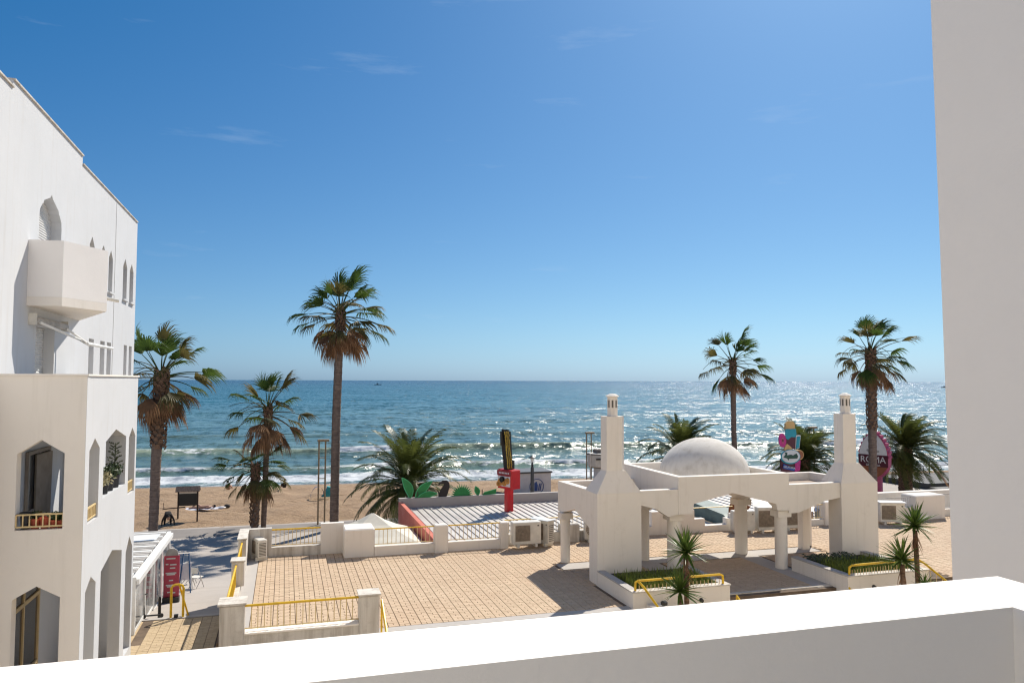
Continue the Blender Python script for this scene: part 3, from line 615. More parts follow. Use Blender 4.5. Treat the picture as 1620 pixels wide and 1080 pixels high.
prof = [(1.66, 0.0), (1.66, 0.05)] + [(1.62 * math.cos(a), 0.05 + 1.40 * math.sin(a)) for a in np.linspace(0, 1.53, 22)]
MB().lathe(prof, (14.72, 24.72, 5.502), 64).build('dome', 'dome_plaster', g, smooth=True)
def column(x, y, r, ztop, rect=False):
    m = MB(); m.lathe([(r, 0), (r, ztop - T - 0.25), (r * 1.02, ztop - T - 0.22)], (x, y, T), 20); m.box(x - r * 1.25, x + r * 1.25, y - r * 1.1, y + r * 1.1, ztop - 0.22, ztop); m.build('column', PL, g)
column(9.63, 25.55, 0.17, 4.34); column(12.5, 22.95, 0.22, 4.62); column(12.5, 25.1, 0.17, 4.62); column(16.45, 25.05, 0.23, 4.62); column(16.5, 22.72, 0.21, 4.58); column(19.75, 25.55, 0.17, 4.34)
MB().box(19.06, 19.36, 24.9, 25.2, T, 5.0).build('column', PL, g)

# ------------------------------------------------------------------ planters, steps, planter rails
def planter(label, x0, x1, y0, y1, ztop, grass_label, side):
    p = thing('planter', label, 'planter', ((x0 + x1) / 2, y0, 1.4), 'masonry planters beside the pavilion steps'); t_ = 0.2
    MB().box(x0, x1, y0, y0 + t_, 1.2, ztop).build('front_wall', PL, p); MB().box(x0, x0 + t_, y0 + t_, y1, 1.2, ztop - .002).build('side_wall', PL, p); MB().box(x1 - t_, x1, y0 + t_, y1, 1.2, ztop - .002).build('side_wall', PL, p)
    MB().box(x0 - .02, x1 + .02, y0 - .03, y0 + t_ + .03, ztop + .002, ztop + .04).build('coping', 'old_wall', p)
    MB().box(x0 - .02, x0 + t_ + .03, y0 + t_ + .032, y1, ztop, ztop + .038).build('coping', 'concrete', p); MB().box(x1 - t_ - .03, x1 + .02, y0 + t_ + .032, y1, ztop, ztop + .038).build('coping', 'concrete', p)
    MB().box(x0 + t_, x1 - t_, y0 + t_, y1, 1.3, ztop - 0.08).build('earth', 'soil', p)
    MB().lathe([(.07, 0), (.07, .05), (.05, .09)], (0, 0, 0), 12)
    f = MB().tube([((x0 + x1) / 2 + .6 * side, y0 + .02, ztop - .35), ((x0 + x1) / 2 + .6 * side, y0 - .08, ztop - .36)], [.07, .05], 10); f.build('spotlight', 'dark_metal', p)
    if True:
        m = MB()
        for k in range(2400):
            x, y = random.uniform(x0 + .3, x1 - .3), random.uniform(y0 + .25, min(y1 - .1, y0 + 1.9)); h = random.uniform(.12, .34); a = random.uniform(0, 6.28); b = random.uniform(.03, .12)
            d = Vector((math.cos(a), math.sin(a), 0)); s_ = Vector((-d.y, d.x, 0)) * .012; q = Vector((x, y, ztop - .09))
            m.quad(q + s_, q - s_, q + d * b * .5 + Vector((0, 0, h * .7)) - s_ * .6, q + d * b * .5 + Vector((0, 0, h * .7)) + s_ * .6); m.quad(q + d * b * .5 + Vector((0, 0, h * .7)) + s_ * .6, q + d * b * .5 + Vector((0, 0, h * .7)) - s_ * .6, q + d * b * 1.3 + Vector((0, 0, h)))
        tag(m.build('grass', 'grass'), grass_label, 'grass', kind='stuff')
    return p
planter('white planter with grass and a round wall lamp left of the pavilion steps', 9.5, 12.62, 19.82, 22.33, 3.03, 'tufts of grass in the planter left of the steps', 1)
planter('white planter with a dark hedge edge right of the pavilion steps', 16.62, 19.7, 19.62, 22.33, 3.03, 'tufts of grass in the planter right of the steps', -1)
h = MB()
for k in range(1100):
    x, y, z = random.uniform(16.9, 18.7), random.uniform(21.2, 22.2), random.uniform(2.95, 3.16); a = Vector((random.gauss(0, 1), random.gauss(0, 1), random.gauss(0, .6))).normalized(); b = a.orthogonal().normalized(); q = Vector((x, y, z))
    h.quad(q - a * .05, q + b * .025, q + a * .05, q - b * .025)
tag(h.build('ground_cover', 'plant_dark'), 'low dark leafy ground cover at the foot of the right pylon', 'ground cover', kind='stuff')
def planter_rail(label, pts, posts, nb, z0):
    p = thing('planter_handrail', label, 'handrail', (pts[0][0], pts[0][1], z0), 'yellow handrails on the planters')
    MB().tube(pts, 0.035, 8).build('rail', 'yellow_paint', p)
    for q in posts: MB().tube([(q[0], q[1], z0), (q[0], q[1], q[2])], 0.035, 8).build('post', 'yellow_paint', p)
    a, b = Vector(posts[0]), Vector(posts[1])
    for k in range(nb):
        q = a.lerp(b, (k + 1) / (nb + 1)); MB().tube([(q.x, q.y, z0), (q.x, q.y, q.z)], 0.010, 5, cap=False).build('baluster', 'cream_rail', p)
    return p
p = planter_rail('yellow bent handrail with thin bars on the left planter', [(9.62, 19.92, 3.2), (9.63, 19.92, 3.30), (9.72, 19.92, 3.34), (12.35, 19.92, 3.34), (12.44, 19.92, 3.30), (12.45, 19.92, 3.2)], [(9.62, 19.92, 3.21), (12.45, 19.92, 3.21)], 22, 3.07)
MB().tube([(9.72, 19.9, 3.32), (9.8, 19.75, 3.2), (10.2, 18.6, 2.25)], 0.033, 8).build('sloping_rail', 'yellow_paint', p)
p = planter_rail('yellow bent handrail with thin bars on the right planter', [(16.75, 19.72, 3.2), (16.76, 19.72, 3.30), (16.85, 19.72, 3.35), (19.3, 19.72, 3.38), (19.45, 19.72, 3.34)], [(16.75, 19.72, 3.21), (19.4, 19.72, 3.3)], 24, 3.07)
MB().tube([(19.42, 19.72, 3.35), (19.55, 19.62, 3.25), (20.2, 18.7, 2.4)], 0.033, 8).build('sloping_rail', 'yellow_paint', p)
for k in range(6):
    f_ = (k + 1) / 7; q = Vector((19.55, 19.62, 3.25)).lerp(Vector((20.2, 18.7, 2.4)), f_); MB().tube([(q.x, q.y, q.z - .75), q], 0.010, 5, cap=False).build('baluster', 'cream_rail', p)
st = thing('pavilion_steps', 'broad stained stone steps between the two planters', 'steps', (14.6, 19.5, 1.4))
for k in range(7): MB().box(12.64, 16.60, 20.34 - 0.36 * (k + 1), 20.34 - 0.36 * k - .003, 1.1, T - 0.005 - 0.17 * (k + 1)).build('step', 'stained_step', st)
MB().box(12.64, 16.60, 20.34, 20.48, 1.1, T + .012).build('step', 'stained_step', st)
for x, y0 in ((12.66, 18.9), (16.55, 18.9)):
    r_ = thing('step_handrail', 'short yellow handrail at the %s edge of the pavilion steps' % ('left' if x < 14 else 'right'), 'handrail', (x, y0, 1.6), 'handrails of the pavilion steps')
    MB().tube([(x + .1, 19.7, 2.75), (x + .12, 18.6, 2.15)], .03, 8).build('rail', 'yellow_paint', r_); MB().tube([(x + .1, 19.7, 2.3), (x + .1, 19.7, 2.75)], .02, 8).build('post', 'yellow_paint', r_)
# small walled light well with bars in front of the left planter
lw = thing('light_well', 'small barred light well with a floodlight below the left planter', 'light well', (11, 19.4, 1.4))
MB().box(9.9, 10.35, 19.0, 19.8, 1.2, 2.72).build('pier', PL, lw); railing(lw, (10.35, 19.1), (12.3, 19.1), 2.70, 2.1, 14, 'cream_rail', 'cream_rail', 0.018)
MB().box(10.36, 12.3, 19.05, 19.2, 1.2, 2.1).build('base_wall', PL, lw); m = MB().lathe([(.03, 0), (.09, .02), (.1, .1), (.05, .14)], (10.25, 19.4, 2.75), 10); m.build('floodlight', 'black_metal', lw)

# ------------------------------------------------------------------ air conditioners
def ac_unit(loc, rz, label, wd=0.95, ht=0.80, dp=0.36, square=True, cover=False):
    a = thing('air_conditioner', label, 'air conditioner', loc, 'air conditioners along the terrace wall'); z0 = 0.12
    def put(mb, name, mat):
        me = mb.mesh(name, mat); o = bpy.data.objects.new(name, me); COL.objects.link(o); o.parent = a; return o
    put(MB().bbox(-wd / 2, wd / 2, -dp / 2, dp / 2, z0, z0 + ht, 0.02), 'casing', 'ac_white')
    cx, cz, rr = -wd * 0.16, z0 + ht * 0.5, ht * 0.36
    if square: put(MB().box(cx - rr, cx + rr, -dp / 2 - .012, -dp / 2 - .004, cz - rr, cz + rr), 'grille_panel', 'grille_brown')
    m = MB(); n = 22
    for r_, th in ((rr * .96, .012), (rr * .78, .006), (rr * .6, .006), (rr * .42, .006)):
        pts = [(cx + r_ * math.cos(2 * math.pi * k / n), -dp / 2 - .02, cz + r_ * math.sin(2 * math.pi * k / n)) for k in range(n + 1)]; m.tube(pts, th, 4, cap=False)
    for k in range(8):
        an = math.pi * k / 8; m.tube([(cx - rr * math.cos(an), -dp / 2 - .02, cz - rr * math.sin(an)), (cx + rr * math.cos(an), -dp / 2 - .02, cz + rr * math.sin(an))], .004, 4)
    put(m, 'fan_guard', 'grille_brown' if square else 'ac_white')
    if not square: put(MB().tube([(cx, -dp / 2 - .004, cz), (cx, -dp / 2 - .012, cz)], rr * .95, 24), 'fan_recess', 'grille_brown')
    put(MB().tube([(cx, -dp / 2 - .02, cz), (cx, -dp / 2 - .04, cz)], rr * .2, 14), 'fan_hub', 'ac_white' if not square else 'grille_brown')
    for s in (-1, 1): put(MB().box(s * wd * .32 - .04, s * wd * .32 + .04, -dp / 2 - .05, dp / 2 + .05, 0, z0 - .004), 'foot', 'ac_white')
    m = MB()
    for k in range(9): m.box(wd / 2 + .002, wd / 2 + .012, -dp * .38, dp * .38, z0 + ht * (.1 + .085 * k), z0 + ht * (.1 + .085 * k) + .02)
    put(m, 'side_louvre', 'grille_dark')
    put(MB().box(wd * .36, wd * .42, -dp / 2 - .01, -dp / 2 - .003, z0 + ht * .8, z0 + ht * .86), 'badge', 'grille_dark')
    if cover: put(MB().box(-wd / 2 - .05, wd / 2 + .05, -dp / 2 - .08, dp / 2 + .05, z0 + ht + .004, z0 + ht + .03), 'cover_plate', 'ac_cover')
    a.rotation_euler.z = rz; return a
ac_unit((-0.78, 29.0, T), R(-72), 'air conditioner turned sideways in the far left terrace corner', 0.8, 0.62, 0.32)
ac_unit((8.95, 28.05, T + .08), R(0), 'large air conditioner with square grille left of the pavilion', 1.12, 0.82, 0.42)
ac_unit((9.75, 28.35, T + .02), R(-60), 'air conditioner standing sideways behind the large one', 0.85, 0.86, 0.36, cover=True)
ac_unit((12.0, 28.45, T), R(-12), 'air conditioner with round fan seen past the left pylon', 0.9, 0.8, 0.36, False)
ac_unit((18.7, 28.35, T), R(-10), 'air conditioner with round fan half behind the pavilion column', 0.95, 0.82, 0.36, False)
ac_unit((19.85, 28.2, T), R(-10), 'tall air conditioner with square fan grille behind the pavilion steps', 1.05, 0.95, 0.4)
ac_unit((21.2, 28.35, T), R(-6), 'air conditioner with square fan grille nearest the right pylon', 1.0, 0.85, 0.38)
ac_unit((26.35, 28.3, T), R(-22), 'air conditioner with a wide cover plate right of the right pylon', 1.05, 0.85, 0.5, cover=True)

# ------------------------------------------------------------------ the balcony we stand on and its building
b = thing('balcony', 'smooth white balcony parapet across the bottom of the picture', 'balcony', (0, 1.5, 7.4))
MB().prism([(-6, 1.46), (1.72, 1.46), (1.72, -1.2), (1.95, -1.2), (1.95, 1.70), (-6, 1.70)], XY, 7.2, 8.45).build('parapet', 'balcony_white', b)
MB().box(-6, 1.71, -1.19, 1.455, 7.15, 7.38).build('floor_slab', 'concrete', b)
f = thing('side_wall', 'tall plain white wall filling the right edge of the picture', 'wall', (5.2, 1, 0))
MB().prism([(4.60, 0.5), (5.9, 0.5), (5.9, 20), (4.31, 20)], XZ, -1.2, 4.27).build('wall_face', 'balcony_white', f)
f = thing('apartment_block', 'white apartment block behind the balcony', 'building', (2, -6, 0))
MB().box(-40, 80, -14, -1.21, 0, 25).build('wall', 'facade_white', f)  # unseen block, made wider and taller to bounce sunlight into the shade
wm = MB().box(0, 1.6, 0, .035, 0, 1.5).mesh('window', 'white_paint'); pm = MB().box(.08, 1.52, .036, .042, .08, 1.42).mesh('pane', 'window_dark')
for x in range(-37, 78, 6):
    for z in (2.6, 5.6, 8.6, 11.6, 14.6, 17.6, 20.6):
        if -7 < x < 3.5 and 7 < z < 11: continue
        wd = link('window', wm, f, (x - 2, -1.208 + 6, z)); link('pane', pm, wd)
# ------------------------------------------------------------------ white building on the left
B = thing('white_building', 'white building with pointed arch windows and a corner balcony', 'building', (-5.6, 22, 1.4))
WP = 'lit_white_plaster'
def arch(u0, u1, z0, zs, zt): return [(u0, z0), (u1, z0), (u1, zs), ((u0 + u1) / 2, zt), (u0, zs)]
def ogee(u0, u1, z0, zs, zt):
    c = (u0 + u1) / 2; h = zt - zs; w_ = (u1 - u0) / 2
    r_ = [(u1, z0), (u1, zs), (u1 - .04 * w_, zs + .25 * h), (u1 - .22 * w_, zs + .45 * h), (u1 - .30 * w_, zs + .5 * h), (u1 - .36 * w_, zs + .62 * h), (u1 - .62 * w_, zs + .74 * h), (c + .12 * w_, zs + .86 * h)]
    return r_ + [(c, zt)] + [(2 * c - a, z) for a, z in reversed(r_)]
# upper wall set back behind the roof terrace
top = [(8, 1.2), (32.1, 1.2), (32.1, 15.07), (23.8, 15.07), (23.8, 15.30), (18.05, 15.30), (18.05, 15.12), (8, 15.12)]
H = [ogee(20.1, 21.95, 11.0, 12.85, 13.55), arch(24.9, 25.5, 11.9, 13.0, 13.27), arch(26.35, 27.0, 11.9, 13.0, 13.27), arch(27.45, 28.05, 11.9, 13.0, 13.27), arch(29.75, 30.45, 11.88, 13.05, 13.35), arch(30.95, 31.65, 11.88, 13.05, 13.35)]
RH_ = [(20.15, 21.65, 8.1, 10.28)] + [(a, a + .62, 8.1, 10.22) for a in (25.15, 26.6, 27.55)] + [(30.25, 30.8, 8.1, 10.25), (31.2, 31.72, 8.1, 10.25)]
H += [[(a, z0), (b_, z0), (b_, z1), (a, z1)] for a, b_, z0, z1 in RH_]
MB().wall(top, H, YZ, -5.6, -5.95).build('wall', WP, B)
MB().box(-16, -5.951, 8, 32.1, 1.2, 15.0).build('inner_block', WP, B)
MB().box(-16, -5.62, 32.101, 32.3, 1.2, 15.06).build('end_wall', WP, B)
m = MB(); m.box(-6.0, -5.56, 8, 18.04, 15.122, 15.16); m.box(-6.0, -5.56, 18.06, 23.79, 15.302, 15.34); m.box(-6.0, -5.56, 23.81, 32.12, 15.072, 15.11); m.build('parapet_cap', 'old_wall', B)
m = MB(); m.box(-5.6, -5.592, 28.36, 28.385, 8, 15.06); m.build('expansion_joint', 'slat_grey', B)
def shutter(y0, y1, z0, z1, x=-5.86):
    s = MB(); n = int((z1 - z0) / 0.06)
    for k in range(n):
        za = z0 + (z1 - z0) * k / n; zb = z0 + (z1 - z0) * (k + 1) / n
        s.quad((x, y0, za), (x, y1, za), (x + .022, y1, (za + zb) / 2), (x + .022, y0, (za + zb) / 2)); s.quad((x + .022, y0, (za + zb) / 2), (x + .022, y1, (za + zb) / 2), (x, y1, zb), (x, y0, zb))
    s.box(x - .05, x - .01, y0, y1, z0, z1); return s
for a, b_, z0, z1 in RH_: shutter(a + .002, b_ - .002, z0, z1).build('roller_shutter', 'shutter', B)
shutter(20.1, 21.95, 11.0, 13.55).build('roller_shutter', 'shutter', B)
for a, b_ in ((24.9, 25.5), (26.35, 27.0), (27.45, 28.05), (29.75, 30.45), (30.95, 31.65)):
    wd = MB().box(-5.9, -5.87, a, b_, 11.9, 13.35).build('window', 'window_dark', B); MB().box(-5.60, -5.52, a - .04, b_ + .04, 11.82, 11.875).build('sill', WP, wd)
    MB().box(-5.868, -5.84, (a + b_) / 2 - .025, (a + b_) / 2 + .025, 11.9, 13.3).build('frame', 'white_paint', wd)
# corner balcony
poly = [(-5.599, 19.4), (-4.88, 19.35), (-4.22, 20.6), (-5.599, 24.0)]
bl = MB().prism(poly, XY, 10.66, 10.86).build('balcony', 'shade_cream_plaster', B)
inner = [(-5.599, 19.55), (-4.97, 19.5), (-4.42, 20.62), (-5.599, 23.6)]
m = MB()
for k in range(3):
    a, b_, c_, d_ = poly[k], poly[k + 1], inner[k + 1], inner[k]
    m.prism([a, b_, c_, d_], XY, 10.862, 12.15)
m.build('parapet', 'balcony_white', bl); m = MB().tube([(-4.3, 20.75, 11.0), (-4.0, 20.85, 10.95)], .04, 8); m.build('drain_spout', 'ac_white', bl)  # parapet painted brighter than the wall to lift its shaded faces
# retracted awning
aw = MB().tube([(-5.5, 19.65, 10.36), (-5.5, 22.2, 10.36)], .085, 10).build('awning', 'slat_grey', B)
m = MB(); m.box(-5.599, -5.44, 19.56, 19.64, 10.24, 10.5); m.box(-5.599, -5.44, 22.21, 22.29, 10.24, 10.5); m.build('bracket', 'ac_white', aw)
m = MB(); m.tube([(-5.42, 19.8, 10.3), (-5.0, 21.6, 10.0), (-4.62, 20.8, 9.84)], .032, 6); m.tube([(-5.42, 22.0, 10.3), (-5.05, 22.4, 9.98), (-4.62, 22.9, 9.86)], .032, 6); m.build('folding_arm', 'white_paint', aw)
MB().tube([(-4.6, 20.5, 9.86), (-4.6, 23.3, 9.86)], .04, 8).build('front_bar', 'white_paint', aw)
# two-storey loggia bay
yn, yf, xo = 17.5, 23.15, -3.9
ZT = 9.07
near_holes = [arch(-5.12, -4.27, 5.98, 7.50, 7.78), arch(-5.12, -4.27, 1.8, 4.62, 4.86)]
MB().wall([(-9, 1.2), (xo, 1.2), (xo, ZT), (-9, ZT)], near_holes, XZ, yn, yn + 0.28).build('loggia_front', 'shade_cream_plaster', B)  # warm tone of the shaded face painted in; sunlit side wall stays neutral
sh = [arch(17.86, 18.78, 5.98, 7.50, 7.74), arch(19.2, 21.7, 6.32, 7.54, 7.80), arch(22.08, 22.95, 5.98, 7.48, 7.72), arch(17.86, 18.78, 1.8, 4.58, 4.80), [(19.25, 1.5), (21.55, 1.5), (21.55, 4.68), (20.4, 4.92), (19.25, 4.68)], arch(22.08, 22.95, 1.8, 4.5, 4.84)]
MB().wall([(yn + .281, 1.2), (yf, 1.2), (yf, ZT), (yn + .281, ZT)], sh, YZ, xo, xo - 0.28).build('loggia_side', WP, B)
MB().wall([(-9, 1.2), (xo - .281, 1.2), (xo - .281, ZT), (-9, ZT)], [arch(-5.3, -4.6, 5.98, 7.3, 7.6)], XZ, yf, yf - 0.28).build('loggia_end', WP, B)
MB().box(-5.599, xo - .282, yn + .282, yf - .282, 8.0, 8.12).build('terrace_floor', 'concrete', B); MB().box(-5.599, xo - .282, yn + .282, yf - .282, 4.98, 5.12).build('loggia_floor', WP, B)
m = MB(); m.box(-9, xo + .03, yn - .03, yn + .31, ZT + .002, ZT + .04); m.box(xo - .31, xo + .03, yn + .312, yf + .03, ZT + .002, ZT + .04); m.build('coping', 'shade_cream_plaster', B)
MB().box(xo + .001, xo + .004, yn, yn + .283, 1.2, ZT).build('lit_corner_plate', WP, B)  # added thin plate giving the front wall's end the sunlit side's colour
def loggia_rail(kind, u0, u1, z0, fixed):
    r_ = []
    for zz in (z0 + .30, z0 + .06): r_.append((Vector((u0, fixed, zz)), Vector((u1, fixed, zz))) if kind == 'x' else (Vector((fixed, u0, zz)), Vector((fixed, u1, zz))))
    m = MB()
    for a, c_ in r_: m.tube([a, c_], .022, 4)
    for k in range(8):
        f_ = k / 7; a = r_[0][0].lerp(r_[0][1], f_); c_ = r_[1][0].lerp(r_[1][1], f_); m.tube([a, c_], .016, 4)
    m.build('window_rail', 'cream_rail', B)
loggia_rail('x', -5.11, -4.28, 5.98, yn + .05); loggia_rail('y', 17.87, 18.77, 5.98, xo - .05); loggia_rail('y', 22.09, 22.94, 5.98, xo - .05)
def loggia_door(z0, z1, y0, y1, fm, transom):
    d = MB(); x = -5.59
    for a in (y0, (y0 + y1) / 2 - .04, y1 - .08): d.box(x, x + .07, a, a + .08, z0, z1)
    d.box(x + .001, x + .069, y0 + .08, y1 - .08, z1 - .08, z1 - .001)
    if transom: d.box(x + .001, x + .069, y0 + .08, y1 - .08, transom, transom + .09)
    d.box(x + .001, x + .069, y0 + .08, y1 - .08, z0 + .8, z0 + .88)
    d = d.build('door', fm, B); MB().box(x + .02, x + .035, y0 + .08, y1 - .08, z0, z1 - .08).build('pane', 'window_dark', d)
    return d
d = loggia_door(5.13, 7.35, 19.7, 21.4, 'curtain', None)
m = MB()
for k in range(14):
    y = 20.25 + k * .078; m.tube([(-5.51, y, 5.2), (-5.51 + .02 * (k % 2), y, 7.25)], .045, 6)
m.build('curtain', 'curtain', d)
loggia_door(1.5, 4.85, 18.6, 20.9, 'brown_frame', 3.9)
MB().box(-5.59, -5.57, 18.05, 18.4, 2.9, 3.7).build('notice_plate', 'blue_plate', B)

# flower pots on the loggia sills
def pot(loc, r, h, mat, label, foliage=None, fr=.14, fh=.2, n=90):
    p = thing('flower_pot', label, 'flower pot', loc, 'flower pots on the loggia sills')
    me = MB().lathe([(r * .75, 0), (r * .95, h * .85), (r * 1.08, h * .86), (r * 1.08, h), (r * .9, h), (r * .88, h * .9), (0.001, h * .88)], n=14).mesh('pot', mat); link('pot', me, p)
    if foliage:
        m = MB()
        for k in range(n):
            a = Vector((random.gauss(0, 1), random.gauss(0, 1), random.gauss(0, 1))).normalized(); q = Vector((random.gauss(0, fr * .45), random.gauss(0, fr * .45), h + random.uniform(0, fh))); b_ = a.orthogonal().normalized()
            m.quad(q - a * .05, q + b_ * .022, q + a * .05, q - b_ * .022)
        link('foliage', m.mesh('foliage', foliage), p)
    return p
for k, (x, r, h, mt, fo, lb) in enumerate([(-4.98, .10, .33, 'pot_dark', None, 'dark empty bucket behind the front window rail'), (-4.8, .1, .2, 'pot_terracotta', 'plant_dark', 'red pot with a dark plant, leftmost behind the front rail'), (-4.63, .1, .22, 'pot_terracotta', None, 'empty red pot in the middle behind the front rail'), (-4.48, .09, .16, 'pot_terracotta', 'plant_green', 'small red pot with green leaves behind the front rail'), (-4.35, .08, .15, 'pot_terracotta', 'plant_green', 'small red pot rightmost behind the front rail')]):
    pot((x, yn + .17, 5.985), r, h, mt, lb, fo, .1, .14)
pot((xo - .16, 19.45, 6.325), .12, .26, 'pot_dark', 'dark pot of pale flowers at the near end of the side sill', 'flower_pale', .2, .3, 200); pot((xo - .14, 19.95, 6.325), .12, .22, 'pot_dark', 'dark pot of pale flowers in the middle of the side sill', 'flower_pale', .2, .28, 180)
pot((xo - .15, 20.5, 6.325), .14, .30, 'pot_dark', 'dark pot with a bushy green plant on the side sill', 'plant_green', .24, .26, 220)
p = pot((xo - .14, 21.1, 6.325), .14, .36, 'pot_dark', 'dark pot with a tall twiggy shrub on the side sill', 'plant_green', .2, .25, 120)
m = MB()
for k in range(26):
    z = .35 + k * .028; a = k * 2.4; l = .16 * (1 - .5 * k / 26) + .05; m.tube([(0, 0, z), (l * math.cos(a), l * math.sin(a), z + .06)], .008, 4)
    for q in range(6):
        f_ = .3 + .7 * q / 6; c_ = Vector((l * f_ * math.cos(a), l * f_ * math.sin(a), z + .06 * f_)); b_ = Vector((random.gauss(0, .03), random.gauss(0, .03), .05)); s_ = Vector((.015, .01, 0)); m.quad(c_ - s_, c_ + s_, c_ + b_)
m.tube([(0, 0, .3), (0.02, 0, 1.1)], [.02, .008], 5); link('shrub', m.mesh('shrub', 'plant_dark'), p)

# ------------------------------------------------------------------ beach restaurant with metal roof
rs = thing('beach_restaurant', 'low beach restaurant with ribbed metal roof and red side wall', 'building', (10, 35, 0.3))
MB().box(5.85, 6.05, 29.62, 40.4, 0.0, 2.62).build('side_wall', 'red_wall', rs)
MB().box(6.06, 19.5, 29.62, 40.2, 0.0, 2.2).build('walls', 'gazebo_plaster', rs); MB().box(5.86, 21, 40.21, 40.5, 0.0, 2.80).build('sea_parapet', 'concrete', rs)
rib = MB()
def roof_panel(x0, x1, y0, y1, z, parent, n=3, tilt=0.0):
    m = MB(); w_ = (x1 - x0) / n
    xs_ = []
    for k in range(n): xs_ += [(x0 + k * w_, 0), (x0 + k * w_ + w_ * .74, 0), (x0 + k * w_ + w_ * .80, .045), (x0 + k * w_ + w_ * .90, .045), (x0 + k * w_ + w_ * .96, 0)]
    xs_.append((x1 - .004, 0))
    for (a, ha), (b_, hb) in zip(xs_[:-1], xs_[1:]): m.quad((a, y0, z + ha), (b_, y0, z + hb), (b_, y1, z + hb + tilt), (a, y1, z + ha + tilt))
    m.build('roof_panel', 'metal_roof', parent)
for k in range(13): roof_panel(6.08 + k * 1.02, 6.08 + (k + 1) * 1.02, 29.63, 40.2, 2.30, rs)
r2 = thing('snack_bar', 'low snack bar with pale ribbed roof behind the pavilion', 'building', (25, 34, 0.3))
MB().box(21.05, 34, 29.62, 40.0, 0.0, 2.1).build('walls', 'gazebo_plaster', r2)
for k in range(8): roof_panel(21.1 + k * 1.6, 21.1 + (k + 1) * 1.6, 29.63, 40.0, 2.18, r2, 3)
r3 = thing('striped_awning', 'purple awning with white stripes behind the pavilion', 'awning', (23, 31.5, 2.3))
for k in range(10): MB().quad((20.6 + k * .42, 30.2, 2.98 - .02 * (k % 2)), (20.6 + k * .42 + .42, 30.2, 2.98 - .02 * (k % 2)), (20.6 + k * .42 + .42 + 1.4, 32.6, 3.3), (20.6 + k * .42 + 1.4, 32.6, 3.3)).build('stripe', 'sign_white' if k % 2 else 'slat_grey', r3)
MB().box(20.4, 23.6, 30.05, 30.18, 2.62, 2.98).build('valance', 'tarp_purple', r3)
r4 = thing('folded_tarpaulin', 'long grey-green folded tarpaulin lying on the roof behind the pavilion', 'tarpaulin', (19.0, 32, 2.3))
MB().prism([(30.5, 2.32), (36.0, 2.32), (36.0, 2.9), (35.2, 3.05), (31.2, 2.85), (30.5, 2.6)], YZ, 19.55, 20.6).build('cover', 'tarp_green', r4)
r5 = thing('brown_board', 'rust brown cut-out board standing behind the pavilion column', 'board', (20.3, 31.0, 2.4))
MB().prism([(19.7, 2.35), (20.5, 2.35), (20.62, 2.9), (20.9, 3.2), (20.5, 3.3), (20.3, 3.55), (19.9, 3.5), (19.75, 3.15)], XZ, 31.0, 31.06).build('panel', 'rust_brown', r5); MB().box(20.1, 20.16, 31.065, 31.12, 2.3, 3.3).build('strut', 'wood_dark', r5)

tent = thing('pavilion_tent', 'cream canvas pavilion tent beside the red restaurant wall', 'tent', (3.6, 33.4, 0.6))
def gable(cx, cy, hw, hd, ze, zp, nm, par):
    m = MB(); n = 8; ring = []
    for zz, f_ in ((ze, 1.0), (ze + (zp - ze) * .3, .62), (ze + (zp - ze) * .62, .30), (zp, .02)): ring.append([(cx + sx * hw * f_, cy + sy * hd * f_, zz) for sx, sy in ((-1, -1), (1, -1), (1, 1), (-1, 1))])
    for a, b_ in zip(ring[:-1], ring[1:]):
        for k in range(4): m.quad(a[k], a[(k + 1) % 4], b_[(k + 1) % 4], b_[k])
    for k in range(4): a, b_ = ring[0][k], ring[0][(k + 1) % 4]; m.quad((a[0], a[1], ze - .28), (b_[0], b_[1], ze - .28), b_, a)
    return m.build(nm, 'tent_canvas', par)
gable(3.75, 33.6, 2.0, 2.3, 2.15, 3.25, 'canopy', tent)
for sx in (-1, 1):
    for sy in (-1, 1): MB().tube([(3.75 + sx * 1.92, 33.6 + sy * 2.2, gz(33.6 + sy * 2.2)), (3.75 + sx * 1.92, 33.6 + sy * 2.2, 1.9)], .035, 8).build('leg', 'white_paint', tent)

# cut-out signs along the restaurant's sea parapet (facing the beach)
def cutout(name, label, cat, poly, x, y, z, sc, mat, edge=None, th=.05):
    t_ = thing(name, label, cat, (x, y, z), 'cut-outs on the restaurant parapet')
    link('panel', MB().prism([(a * sc, b_ * sc) for a, b_ in poly], XZ, -th / 2, th / 2).mesh('panel', mat), t_)
    if edge:
        n = len(poly); m = MB(); m.tube([(a * sc, -th / 2 - .004, b_ * sc) for a, b_ in poly], .022, 4, cap=False); link('rim', m.mesh('rim', edge), t_)
    link('stake', MB().box(-.02, .02, th / 2, th / 2 + .04, -.25, .3 * sc).mesh('stake', 'dark_metal'), t_)
def leafpoly(l, w_, ang, bend=.3, n=9):
    L_, R_ = [], []
    for k in range(n + 1):
        f_ = k / n; a = ang + bend * f_; c_ = (l * f_ * math.cos(a), l * f_ * math.sin(a)); ww = w_ * math.sin(math.pi * min(1, f_ * .92 + .06)) ; nx, nz = -math.sin(a), math.cos(a)
        L_.append((c_[0] + nx * ww, c_[1] + nz * ww)); R_.append((c_[0] - nx * ww, c_[1] - nz * ww))
    return R_ + L_[::-1]
PY, PZ = 40.36, 2.80
cutout('leaf_sign', 'tall green curved leaf cut-out, leftmost on the restaurant parapet', 'sign', leafpoly(1.15, .22, R(88), .42), 6.45, PY, PZ, 1, 'leaf_sign_green', 'leaf_sign_edge')
cutout('leaf_sign', 'broad green leaf cut-out leaning right beside the tallest leaf', 'sign', leafpoly(1.2, .2, R(58), -.25), 6.75, PY, PZ, 1, 'leaf_sign_green', 'leaf_sign_edge')
